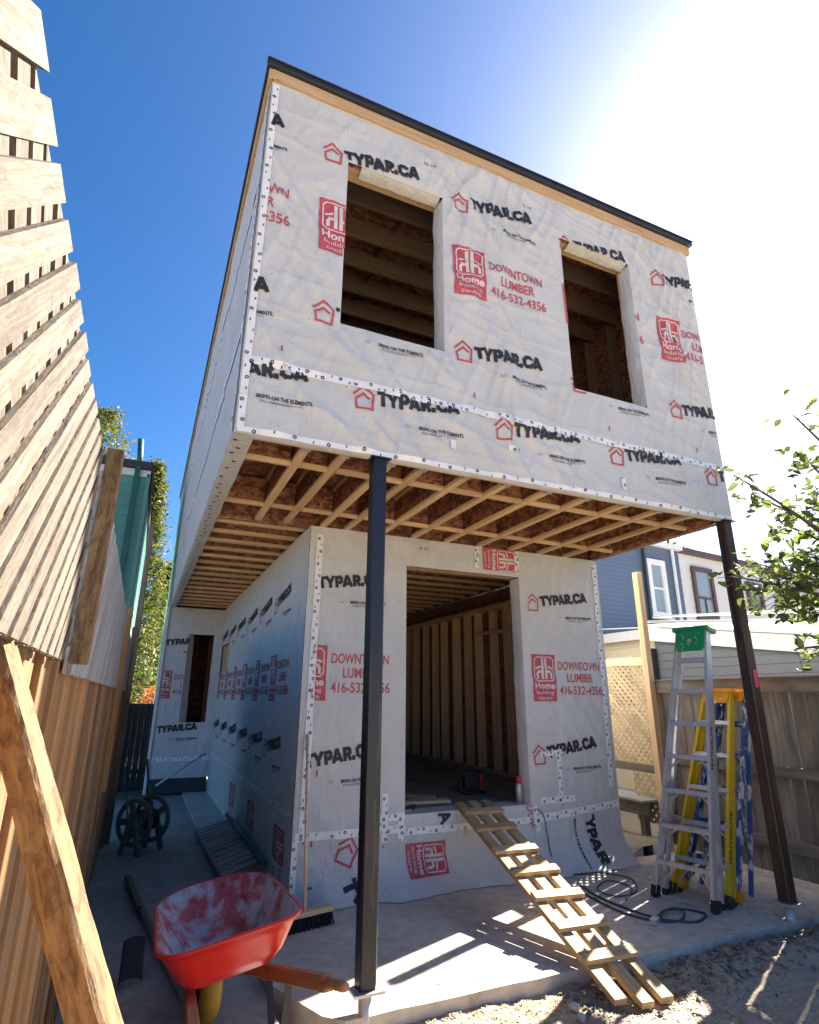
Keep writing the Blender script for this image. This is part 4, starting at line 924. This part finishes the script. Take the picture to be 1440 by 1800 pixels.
# slatted panel on the ground against the wall
sp = thing('slatted_panel', 'slatted wooden panel with dark rails lying against the blue-lit side wall', 'slatted panel')
q00, q01 = on(347, 1470, 'z', .02), on(412, 1562, 'z', .02); q10, q11 = Vector((.93, 4.9, .14)), Vector((.95, 2.75, .14))
q00 = Vector((.55, 5.0, .03)); q01 = Vector((.60, 2.75, .03))
plank('rail', q00, q01, .04, .05, M['blue_siding'], sp); plank('rail', q10, q11, .05, .06, M['blue_siding'], sp)
b = MB(); b.tube([q10+Vector((-.03, 0, .06)), q11+Vector((-.03, -.25, .05))], .028, 10); b.build('pole', M['dark_green'], sp, True)
for k in range(13): t = (k+.5)/13; plank('slat', q00+(q01-q00)*t+Vector((0, 0, .015)), q10+(q11-q10)*t+Vector((0, 0, .015)), .085, .018, M['lattice_grey'], sp)
# alley clutter: bin, leaning pipe
gt = thing('board_gate', 'dark board gate closing the alley beyond the hose reel', 'gate')
for k in range(5): plank('board', (-.44+k*.105, 9.2, -.04), (-.44+k*.105, 9.2, 1.50), .104, .02, M['darkvoid'], gt, up=(0, 1, 0))
for z in (.3, 1.3): plank('rail', (-.5, 9.17, z), (.02, 9.17, z), .03, .08, M['darkvoid'], gt)
b = MB(); b.tube([(.12, 7.9, .2), (.90, 8.2, .66)], .018, 8); tag(b.build('metal_pole', M['galv'], smooth=True), 'thin pale metal pole leaning across the crawl space opening', 'pole')
# extension cord
def smooth_path(P, n=6):
    out = []
    for i in range(len(P)-1):
        p0, p1, p2, p3 = P[max(i-1, 0)], P[i], P[i+1], P[min(i+2, len(P)-1)]
        for k in range(n):
            t = k/n; out.append(.5*((2*p1)+(p2-p0)*t+(2*p0-5*p1+4*p2-p3)*t*t+(3*p1-p0-3*p2+p3)*t**3))
    return out+[P[-1]]
G = lambda x, y, z=.009: on(x, y, 'z', z)
path = [Vector((3.30, 2.9, .62)), Vector((3.36, 2.2, .62)), on(948, 1424, 'y', Y1-.03), on(962, 1465, 'y', Y1-.04), on(968, 1500, 'y', Y1-.08), on(985, 1530, 'y', Y1-.13), G(1010, 1537), G(1060, 1535), G(1110, 1545), G(1118, 1568), G(1080, 1575), G(1050, 1562), G(1070, 1548), G(1110, 1560), G(1100, 1583)]
b = MB(); b.tube(smooth_path(path), .006, 6); c1 = b.build('extension_cord', M['cable'], smooth=True); tag(c1, 'thin dark power cord running from the doorway down onto the slab', 'cord')
path = [G(1020, 1555), G(1050, 1575), G(1100, 1596), G(1150, 1612), G(1165, 1602, .02), G(1190, 1597), G(1240, 1606), G(1225, 1620), G(1180, 1618), G(1162, 1614, .02), G(1172, 1600, .03), G(1200, 1601, .02), G(1196, 1618), G(1150, 1618), G(1090, 1602), G(1030, 1572)]
b = MB(); b.tube(smooth_path(path), .0085, 6); cc = b.build('looped_cord', M['cable'], smooth=True); tag(cc, 'thick blue-grey cord looped on the slab in front of the ladders', 'cord')
b = MB(); p = G(1148, 1622, .02); b.bar(p, p+Vector((.09, .05, 0)), .05, .035); b.build('plug', M['grey_can'], cc)
# things in the doorway
cn = thing('spray_can', 'grey spray can with red cap on the door sill', 'can'); cb = on(921, 1413, 'z', .618); cb = Vector((3.40, 1.98, .616))
b = MB(); b.tube([cb, cb+Vector((0, 0, .17)), cb+Vector((0, 0, .19))], [.032, .032, .024], 16); b.build('body', M['grey_can'], cn, True); b = MB(); b.tube([cb+Vector((0, 0, .19)), cb+Vector((0, 0, .25)), cb+Vector((0, 0, .255))], [.026, .024, .018], 14); b.build('cap', M['red_cap'], cn, True)
wl_ = thing('work_light', 'black and red tubular work light on the floor inside the doorway', 'work light'); q = on(858, 1397, 'z', .615); q = Vector((3.28, 2.75, .615))
b = MB(); b.tube([q+Vector(v) for v in ((-.14, -.08, .012), (.14, -.08, .012), (.14, .08, .012), (.12, .02, .20), (-.12, .02, .20), (-.14, .08, .012), (-.14, -.08, .012))], .012, 8); b.build('frame', M['black'], wl_, True)
b = MB(); b.box(q.x-.10, q.x+.10, q.y-.03, q.y+.04, q.z+.05, q.z+.17); b.build('head', M['black'], wl_); b = MB(); b.tube([q+Vector((.13, .0, .03)), q+Vector((.13, .0, .19))], .014, 8); b.build('handle', M['red_cap'], wl_)
tag(plank('loose_board', (2.15, 2.45, .622), (2.75, 2.30, .63), .16, .03, M['lumber_in']), 'short board lying flat on the floor just inside the doorway', 'board')
tag(plank('loose_board', (2.2, 3.1, .622), (2.7, 2.55, .622), .11, .03, M['lumber_in']), 'narrow board lying deeper inside the doorway', 'board')
tb = thing('tool_bundle', 'dark hand tools bundled at the left end of the door sill', 'tools', (0, 0, 0))
b = MB(); b.tube([(2.08, 1.97, .63), (2.22, 2.02, .65)], .022, 8); b.build('grip', M['black'], tb, True); b = MB(); b.bar((2.08, 2.03, .66), (2.24, 2.07, .645), .03, .015); b.build('blade', M['galv'], tb); b = MB(); b.box(2.075, 2.14, 1.90, 1.95, .612, .65); b.build('pouch', M['blue_siding'], tb)
b = MB(); n = 16; mm = 22
for j in range(mm+1):
    for i_ in range(n+1):
        t = j/mm; u = i_/n-.5; z = .72+1.45*t; wd = .20+.22*(1-t)**2; b.v.append((4.46-.05*math.sin(u*14+t*4)-.06*(1-t)*abs(nz(u*3, t*3, 1.5)), 3.0+u*wd*1.2+.05*math.sin(t*6), z))
b.f = [(j*(n+1)+i_, j*(n+1)+i_+1, (j+1)*(n+1)+i_+1, (j+1)*(n+1)+i_) for j in range(mm) for i_ in range(n)]
o = b.build('plastic_sheet', M['sheet'], smooth=True); tag(o, 'clear plastic sheet hanging from the studs inside the doorway', 'plastic sheet')

# ------------------------------------------------------------------ neighbouring houses
def siding(parent, a, b, z0, z1, pitch, mat, out, name='siding_board', topfn=None, proud=.018):
    """lapped boards between plan points a and b; out = outward unit normal"""
    a = Vector((a[0], a[1], 0)); b = Vector((b[0], b[1], 0)); out = Vector((*out, 0)); n = int((z1-z0)/pitch+.5)
    for k in range(n):
        z = z0+k*pitch; ea, eb = a, b
        if topfn:
            r = topfn(z+pitch*.5)
            if r is None: continue
            ea, eb = a+(b-a)*r[0], a+(b-a)*r[1]
        m = MB(); d = (eb-ea)
        vs = []
        for e in (Vector((0, 0, 0)), d): vs += [e+Vector((0, 0, 0)), e+out*proud, e+out*.004+Vector((0, 0, pitch+.01)), e+Vector((0, 0, pitch+.01))]
        m.add(vs, [(0, 1, 2, 3), (7, 6, 5, 4), (0, 4, 5, 1), (1, 5, 6, 2), (2, 6, 7, 3), (3, 7, 4, 0)])
        o = m.build(name, M[mat], parent); o.location = ea+Vector((0, 0, z))
def window(parent, a, b, z0, z1, out, mframe, mglass='glass', fw=.07, meeting=None, mull=False, sill=True):
    a = Vector((a[0], a[1], 0)); b = Vector((b[0], b[1], 0)); o_ = Vector((*out, 0)); d = (b-a).normalized(); Z = Vector((0, 0, 1))
    m = MB(); P = lambda p, z: p+o_*.045+Z*z
    m.bar(P(a, z0), P(a, z1), fw, .07, up=o_); m.bar(P(b, z0), P(b, z1), fw, .07, up=o_); m.bar(P(a-d*fw/2, z1+fw/2), P(b+d*fw/2, z1+fw/2), .07, fw); m.bar(P(a-d*fw/2, z0-fw/2), P(b+d*fw/2, z0-fw/2), .07, fw)
    w_ = m.build('window', M[mframe], parent)
    m = MB(); m.add([a+o_*.022+Z*z0, b+o_*.022+Z*z0, b+o_*.022+Z*z1, a+o_*.022+Z*z1], [(0, 1, 2, 3)]); m.build('pane', M[mglass], w_)
    if meeting: m = MB(); m.bar(a+o_*.04+Z*meeting, b+o_*.04+Z*meeting, .05, .05); m.build('meeting_rail', M[mframe], w_)
    if mull: c = (a+b)/2; m = MB(); m.bar(c+o_*.04+Z*z0, c+o_*.04+Z*(meeting or z1), .03, .03, up=o_); m.build('mullion', M[mframe], w_)
    if sill: m = MB(); m.bar(P(a-d*.1, z0-fw-.02)+o_*.03, P(b+d*.1, z0-fw-.02)+o_*.03, .12, .04); m.build('sill', M[mframe], w_)
    return w_
NY = 7.0; th_ = R(7); ND = Vector((math.cos(th_), math.sin(th_))); NO = (ND.y, -ND.x)
N0 = Vector((9.0, 6.75))
def NP(t): p = N0+ND*t; return (p.x, p.y)
def npix(px, py):   # pixel onto the neighbours' facade plane -> distance along it and height
    d = ray(px, py); n = Vector((NO[0], NO[1], 0)); t = n.dot(Vector((N0.x, N0.y, 0))-CAM)/n.dot(d); p = CAM+d*t; return ((Vector((p.x, p.y))-N0).dot(ND), p.z)
bh = thing('row_house', 'dark blue vinyl-sided row house with white window behind the lattice screen', 'house')
tb_, zb_ = npix(1190, 968)
b = MB(); q = [Vector((*NP(t), 0)) for t in (-3, tb_)]; back = Vector((-NO[0], -NO[1], 0))*7
b.add([q[0], q[1], q[1]+back, q[0]+back]+[p+Vector((0, 0, zb_+.05)) for p in (q[0], q[1], q[1]+back, q[0]+back)], [(0, 1, 5, 4), (1, 2, 6, 5), (2, 3, 7, 6), (3, 0, 4, 7), (4, 5, 6, 7)]); b.build('wall', M['blue_siding'], bh)
siding(bh, NP(-3), NP(tb_), 2.9, zb_-.02, .105, 'blue_siding', NO)
b = MB(); b.bar(Vector((*NP(-3.0), zb_+.03))+Vector((*NO, 0))*.09, Vector((*NP(tb_+.02), zb_+.03))+Vector((*NO, 0))*.09, .13, .12); b.build('gutter', M['white'], bh)
b = MB(); ro = Vector((*NO, 0)); e0, e1 = Vector((*NP(-3), zb_+.09)), Vector((*NP(tb_), zb_+.09)); b.add([e0+ro*.1, e1+ro*.1, e1-ro*4+Vector((0, 0, 1.6)), e0-ro*4+Vector((0, 0, 1.6)), e0-ro*7, e1-ro*7], [(0, 1, 2, 3), (3, 2, 5, 4)]); b.build('roof', M['roofing'], bh)
u0, zt = npix(1139, 992); u1, zb2 = npix(1172, 1078)
window(bh, NP(u0-.05), NP(u1+.02), zb2, zt, NO, 'white', 'glass', .14, (zb2+zt)/2)
for px in (1131, 1182): 
    u, _ = npix(px, 1000); b = MB(); b.bar(Vector((*NP(u), 2.9))+ro*.06, Vector((*NP(u), zb_))+ro*.06, .07, .05, up=ro); b.build('downspout', M['white' if px > 1150 else 'fascia'], bh)
# cream porch under it
u0, zc = npix(1064, 1118); u1, _ = npix(1168, 1130)
CX, CY0, CY1 = 8.35, 3.6, 6.6
b = MB(); b.box(CX, CX+3, CY0, CY1+.2, 0, 2.72); b.build('porch_wall', M['cream'], bh)
siding(bh, (CX, CY1), (CX, CY0), 1.2, 2.7, .2, 'cream', (-1, 0))
window(bh, (CX, 5.75), (CX, 5.1), 1.5, 2.36, (-1, 0), 'white', 'glass_dark', .08)
b = MB(); b.prism([(CX-.15, 2.72), (CX+3, 2.85), (CX+3, 3.05), (CX-.15, 2.9)], 3.4, lambda u, v, h: (u, CY0-.1+h, v)); b.build('porch_roof', M['white'], bh)
# white house
wh = thing('row_house', 'white-sided row house with brown window frames behind the steel post', 'house')
te = tb_+9
b = MB(); q = [Vector((*NP(t), 0)) for t in (tb_+.01, te)]
b.add([q[0], q[1], q[1]+back, q[0]+back]+[p+Vector((0, 0, zb_)) for p in (q[0], q[1], q[1]+back, q[0]+back)], [(0, 1, 5, 4), (1, 2, 6, 5), (2, 3, 7, 6), (3, 0, 4, 7), (4, 5, 6, 7)]); b.build('wall', M['white_siding'], wh)
siding(wh, NP(tb_+.01), NP(te), 2.6, zb_-.05, .20, 'white_siding', NO)
b = MB(); b.bar(Vector((*NP(tb_+.02), zb_))+ro*.08, Vector((*NP(te), zb_))+ro*.08, .12, .14); b.build('gutter', M['brown'], wh)
b = MB(); e0, e1 = Vector((*NP(tb_), zb_+.075)), Vector((*NP(te), zb_+.075)); b.add([e0+ro*.14, e1+ro*.14, e1-ro*4+Vector((0, 0, .8)), e0-ro*4+Vector((0, 0, .8)), e0-ro*7, e1-ro*7], [(0, 1, 2, 3), (3, 2, 5, 4)]); b.build('roof', M['roofing'], wh)
for (xa, ya, xb, yb, mt, ml) in ((1215, 1003, 1258, 1083, .38, True), (1311, 1030, 1340, 1068, None, True)):
    u0, zt = npix(xa, ya); u1, zb2 = npix(xb, yb); window(wh, NP(u0), NP(u1), zb2, zt, NO, 'brown', 'glass', .12, zb2+(zt-zb2)*mt if mt else None, ml)
u, _ = npix(1370, 1050); b = MB(); b.bar(Vector((*NP(u), 2.6))+ro*.05, Vector((*NP(u), zb_))+ro*.05, .09, .07, up=ro); b.build('downspout', M['brown'], wh)
# grey shed extension with a sloping roof
gs = thing('shed_extension', 'grey clapboard shed extension with wide white sloping fascia beyond the fence', 'shed')
GX = 8.0; zr = lambda y: 2.36+(y-1.43)*.14
b = MB(); b.prism([(-1.5, 0), (4.25, 0), (4.25, zr(4.25)-.02), (-1.5, zr(-1.5)-.02)], 3.2, lambda u, v, h: (GX+.002+h, u, v)); b.build('wall', M['grey_siding'], gs)
def gtop(z):
    ymin = 1.43+(z-.05-2.36)/.14   # board runs only where it stays below the roof line
    t = (4.25-max(-1.5, ymin))/5.75
    return (0, t) if t > .02 else None
siding(gs, (GX, 4.25), (GX, -1.5), 1.2, 2.75, .135, 'grey_siding', (-1, 0), topfn=gtop)
plank('fascia', (GX-.06, -1.6, zr(-1.6)), (GX-.06, 4.3, zr(4.3)), .05, .24, M['white'], gs)
b = MB(); b.add([(GX-.12, -1.7, zr(-1.7)+.13), (GX-.12, 4.4, zr(4.4)+.13), (GX+3.4, 4.4, zr(4.4)+.42), (GX+3.4, -1.7, zr(-1.7)+.42), (GX-.12, -1.7, zr(-1.7)+.16), (GX-.12, 4.4, zr(4.4)+.16), (GX+3.4, 4.4, zr(4.4)+.46), (GX+3.4, -1.7, zr(-1.7)+.46)], [(0, 1, 2, 3), (4, 5, 6, 7), (0, 1, 5, 4), (1, 2, 6, 5), (2, 3, 7, 6), (3, 0, 4, 7)]); b.build('roof', M['white'], gs)
b = MB(); b.bar((GX-.1, 4.26, 0), (GX-.1, 4.26, 2.5), .12, .12, up=(1, 0, 0)); b.build('corner_post', M['fascia'], gs)
for k, (a_, c_) in enumerate((((GX-.05, 4.3, 2.98), (GX-.1, .8, 2.62)), ((GX+.2, 4.4, 3.1), (GX+.1, .2, 2.72)))): b = MB(); b.tube([a_, c_], .022, 8); b.build('conduit', M['galv'], gs)
# green house on the left
gh = thing('green_house', 'narrow green clapboard house with dark flat roof edge past the left fence', 'house')
GY, GR = 8.0, -.72; gz = on(262, 826, 'y', GY).z
b = MB(); b.box(GR-6, GR-.002, GY+.002, GY+8, 0, gz); b.build('wall', M['green_siding'], gh)
siding(gh, (GR-3, GY), (GR, GY), 2.4, gz-.15, .205, 'green_siding', (0, -1)); siding(gh, (GR, GY), (GR, GY+8), 2.4, gz-.15, .205, 'green_siding', (1, 0))
plank('corner_board', (GR-.0, GY-.01, 2.3), (GR-.0, GY-.01, gz-.1), .07, .06, M['green_siding'], gh, up=(0, 1, 0))
plank('frieze_board', (GR-3, GY-.025, gz-.10), (GR+.03, GY-.025, gz-.10), .03, .14, M['white'], gh)
plank('roof_edge', (GR-3, GY-.05, gz+.05), (GR+.05, GY-.05, gz+.05), .12, .15, M['roofing'], gh); plank('roof_edge', (GR+.0, GY, gz+.05), (GR+.0, GY+8, gz+.05), .12, .15, M['roofing'], gh)
b = MB(); b.box(GR-6, GR, GY, GY+8, gz-.02, gz+.1); b.build('roof', M['roofing'], gh)
p0 = on(240, 838, 'y', GY-.09); b = MB(); b.bar((p0.x, GY-.09, 2.0), (p0.x, GY-.09, gz), .09, .07, up=(0, 1, 0)); b.build('downspout', M['dark_green'], gh)
p1 = on(246, 772, 'y', GY+.2); b = MB(); b.tube([(p0.x+.02, GY+.2, gz), (p1.x+.02, GY+.2, p1.z)], .055, 12); b.build('vent_pipe', M['dark_green'], gh, True)
wA = on(190, 868, 'y', GY); window(gh, (wA.x-.7, GY), (wA.x+.06, GY), wA.z-1.0, wA.z, (0, -1), 'white', 'glass', .08)

# ------------------------------------------------------------------ trees
def leafmesh(name, pts, size, mat, parent, r_, droop=.3, aspect=.55):
    V = []; F = []
    for (p, n) in pts:
        L = size*r_.uniform(.65, 1.2); d = Vector((r_.gauss(0, 1), r_.gauss(0, 1), r_.gauss(-droop, .6))).normalized(); u = Vector((r_.gauss(0, .5), r_.gauss(0, .5), 1)); s = d.cross(u)
        if s.length < .01: continue
        s.normalize(); w = s.cross(d); hw = L*aspect*.5; p = Vector(p); k = len(V)
        V += [p, p+d*L*.35+s*hw+w*L*.10, p+d*L*.75+s*hw*.7+w*L*.06, p+d*L, p+d*L*.75-s*hw*.7+w*L*.06, p+d*L*.35-s*hw+w*L*.10, p+d*L*.5]
        F += [(k, k+1, k+6), (k+1, k+2, k+6), (k+2, k+3, k+6), (k+3, k+4, k+6), (k+4, k+5, k+6), (k+5, k, k+6)]
    me = bpy.data.meshes.new(name); me.from_pydata(V, [], F); me.update(); return link(name, me, M[mat], parent)
rt = random.Random(21)
tr = thing('apple_tree', 'leafy branching tree reaching in at the right beside the steel post', 'tree', (0, 0, 0))
base = Vector((5.9, -1.35, -.1)); wood_ = MB(); pts = []
wood_.tube([base, base+Vector((-.05, .05, 1.0)), base+Vector((-.15, .15, 1.9))], [.09, .075, .06], 10)
def D(px, py, dep): return CAM+ray(px, py)*dep
hub = base+Vector((-.15, .15, 1.9))
targets = [(1290, 835, 4.9, .012, 14), (1325, 870, 4.9, .012, 20), (1300, 1015, 5.0, .014, 22), (1345, 985, 5.1, .014, 34), (1395, 730, 4.8, .01, 16), (1410, 800, 4.9, .012, 20), (1425, 880, 5.0, .014, 30), (1375, 920, 5.1, .012, 24), (1370, 1045, 5.0, .014, 46), (1400, 1140, 4.8, .012, 18), (1415, 985, 5.1, .014, 50), (1430, 1060, 5.0, .014, 54), (1440, 940, 5.3, .014, 50), (1480, 860, 5.1, .014, 50), (1490, 1000, 5.2, .02, 70), (1470, 1110, 5.0, .014, 46), (1540, 900, 5.0, .02, 60), (1560, 1050, 5.0, .02, 60), (1395, 1020, 4.7, .012, 34), (1450, 1010, 4.7, .012, 36)]
for (px, py, dep, r0, nl) in targets:
    e = D(px, py, dep); m1 = hub+(e-hub)*.4+Vector((rt.uniform(-.1, .1), rt.uniform(-.1, .1), .15)); m2 = hub+(e-hub)*.75+Vector((rt.uniform(-.06, .06), rt.uniform(-.06, .06), .08)); P = smooth_path([hub, m1, m2, e], 5)
    wood_.tube(P, [.026*(1-i/len(P))+.004 for i in range(len(P))], 6)
    for _ in range(nl):
        i = int(len(P)*rt.uniform(.62, 1)**.8); p = P[min(i, len(P)-1)]; sp_ = .05+.13*rt.random(); q = p+Vector((rt.gauss(0, 1), rt.gauss(0, 1), rt.gauss(0, 1)))*sp_
        if True: wood_.tube([p, (p+q)/2+Vector((0, 0, .02)), q], .0025, 4)
        for _k in range(2): pts.append((q+Vector((rt.gauss(0, .02), rt.gauss(0, .02), rt.gauss(0, .02))), None))
wood_.build('trunk', M['bark'], tr, True); leafmesh('crown', pts, .105, 'leaf', tr, rt, .3, .6)
def conifer(name, label, x, y, h, r, n, seed, mat='needle', size=.16, base=.1, shape=1.0):
    r_ = random.Random(seed); t = thing(name, label, 'tree', (x, y, -.2)); b = MB(); b.tube([(0, 0, 0), (.05, 0, h*.5), (0, 0, h*.97)], [r*.12, r*.07, .02], 8); b.build('trunk', M['bark'], t, True)
    pts = []
    nb = int(n/26)
    for _ in range(nb):
        u = base+(1-base)*r_.random()**1.15; a = r_.uniform(0, 6.283); rad = r*(1-u)**(.75*shape)+.12; ln = rad*r_.uniform(.65, 1.08); tip = Vector((math.cos(a)*ln, math.sin(a)*ln, h*u-.15*ln))
        for k in range(26): f = r_.random()**.6; q = Vector((0, 0, h*u+.1))*(1-f)+tip*f; pts.append((q+Vector((r_.gauss(0, .10), r_.gauss(0, .10), r_.gauss(0, .10))), None))
    leafmesh('crown', pts, size, mat, t, r_, .2, .45); return t
conifer('cedar_tree', 'tall cedar tree beyond the alley, right of the green house', -.75, 15.5, 8.9, 1.75, 22000, 3, size=.13, shape=1.25)
conifer('cedar_tree', 'dark cedar tree low in the alley behind the board gate', .1, 19.5, 6.5, 1.8, 12000, 5, base=.02)
conifer('round_tree', 'bushy treetop showing just above the green house roof', -2.6, 17, 11.2, 1.9, 9000, 8, shape=.5)
b_ = conifer('autumn_shrub', 'orange autumn shrub low in the alley gap', -.02, 12.5, 1.9, .55, 900, 9, 'autumn', .10, .3); b_['category'] = 'shrub'
conifer('far_tree', 'thin distant tree above the white row house roof', 24, 17.5, 12.5, 1.7, 2200, 12, size=.22, shape=.5)
# ------------------------------------------------------------------ wires
def wire(a, b, r, sag, name, label, mat='white'):
    a = Vector(a); b = Vector(b); m = MB(); m.tube([a+(b-a)*(k/10)-Vector((0, 0, sag*4*(k/10)*(1-k/10))) for k in range(11)], r, 5); tag(m.build(name, M[mat]), label, 'wire')
wire(on(1060, 1106, 'x', 7.6), on(1500, 1080, 'x', 7.0), .012, .02, 'clothes_line', 'white line strung across in front of the row houses')
wire((W-.10, -.01, 2.86), D(1460, 1075, 5.0), .006, .03, 'tie_wire', 'pale wire tied round the brown steel post and running to the tree', 'galv')
b = MB(); b.bar((W-.125, .06, 2.15), (W-.125, .06, 3.12), .02, .02, up=(1, 0, 0)); tag(b.build('steel_angle', M['fascia']), 'thin dark upright strip standing beside the brown steel post', 'strip')
# ------------------------------------------------------------------ ground litter
lr = random.Random(11)
def scatter(name, n, fn, size, mat, flat=.5, kind='clod'):
    V = []; F = []
    for _ in range(n):
        x, y = fn(lr); s = size*lr.uniform(.4, 1.3); z = (yard_z(x, y) if y < .01 else 0)+s*flat*.25; Rm = Matrix.Rotation(lr.uniform(0, 6.28), 3, 'Z') @ Matrix.Rotation(lr.gauss(0, .4), 3, 'X'); k = len(V)
        if kind == 'clod':
            for i, v in enumerate(((1, 0, 0), (-1, 0, 0), (0, 1, 0), (0, -1, 0), (0, 0, 1), (0, 0, -1))): V.append(Vector((x, y, z))+Rm @ (Vector((v[0]*s*.6, v[1]*s*.45, v[2]*s*flat*.6))*lr.uniform(.7, 1.3)))
            F += [(k+a, k+b, k+c) for a, b, c in ((0, 2, 4), (2, 1, 4), (1, 3, 4), (3, 0, 4), (2, 0, 5), (1, 2, 5), (3, 1, 5), (0, 3, 5))]
        else:
            w_ = s*lr.uniform(.1, .35); bend = s*lr.uniform(-.2, .3)
            V += [Vector((x, y, z+.004))+Rm @ Vector(q) for q in ((-s, -w_, 0), (0, -w_*1.2, bend), (s, -w_, 0), (s, w_, 0), (0, w_*1.2, bend), (-s, w_, 0))]; F += [(k, k+1, k+4, k+5), (k+1, k+2, k+3, k+4)]
    me = bpy.data.meshes.new(name); me.from_pydata(V, [], F); me.update(); return tag(link(name, me, M[mat]), None, None, kind='stuff')
scatter('dirt_clods', 420, lambda r: (r.uniform(2.2, 5.4), -.02-abs(r.gauss(0, .22))), .035, 'debris')
scatter('small_stones', 500, lambda r: (r.uniform(.6, 5.4), r.uniform(-1.2, -.01)), .016, 'concrete2')
scatter('leaf_litter', 420, lambda r: (r.uniform(2.4, 5.4), -.02-abs(r.gauss(0, .28))), .026, 'leaf_litter', .3, 'chip')
scatter('wood_shavings', 6500, lambda r: (r.uniform(.6, 3.3), -.01-abs(r.gauss(0, .45))), .0105, 'chip', .2, 'chip')
scatter('slab_litter', 900, lambda r: (r.uniform(.9, 5.2), min(1.6, .06+abs(r.gauss(0, .6)))), .009, 'chip', .2, 'chip')
for (px, py, s_) in ((1010, 1768, .05), (1022, 1782, .035), (1118, 1705, .04)):
    p = on(px, py, 'z', -.06); V = []; bm = bmesh.new(); bmesh.ops.create_icosphere(bm, subdivisions=1, radius=s_)
    for v in bm.verts: v.co *= lr.uniform(.6, 1.15); v.co.z *= .7
    me = bpy.data.meshes.new('concrete_chunk'); bm.to_mesh(me); bm.free(); o = link('concrete_chunk', me, M['concrete']); o.location = (p.x, p.y, yard_z(p.x, p.y)+s_*.3); tag(o, {.05: 'largest pale concrete chunk on the sawdust in front of the slab', .035: 'small pale chunk beside the largest one on the sawdust', .04: 'pale chunk lying by the foot of the plank ramp'}[s_], 'rubble', 'loose concrete chunks')
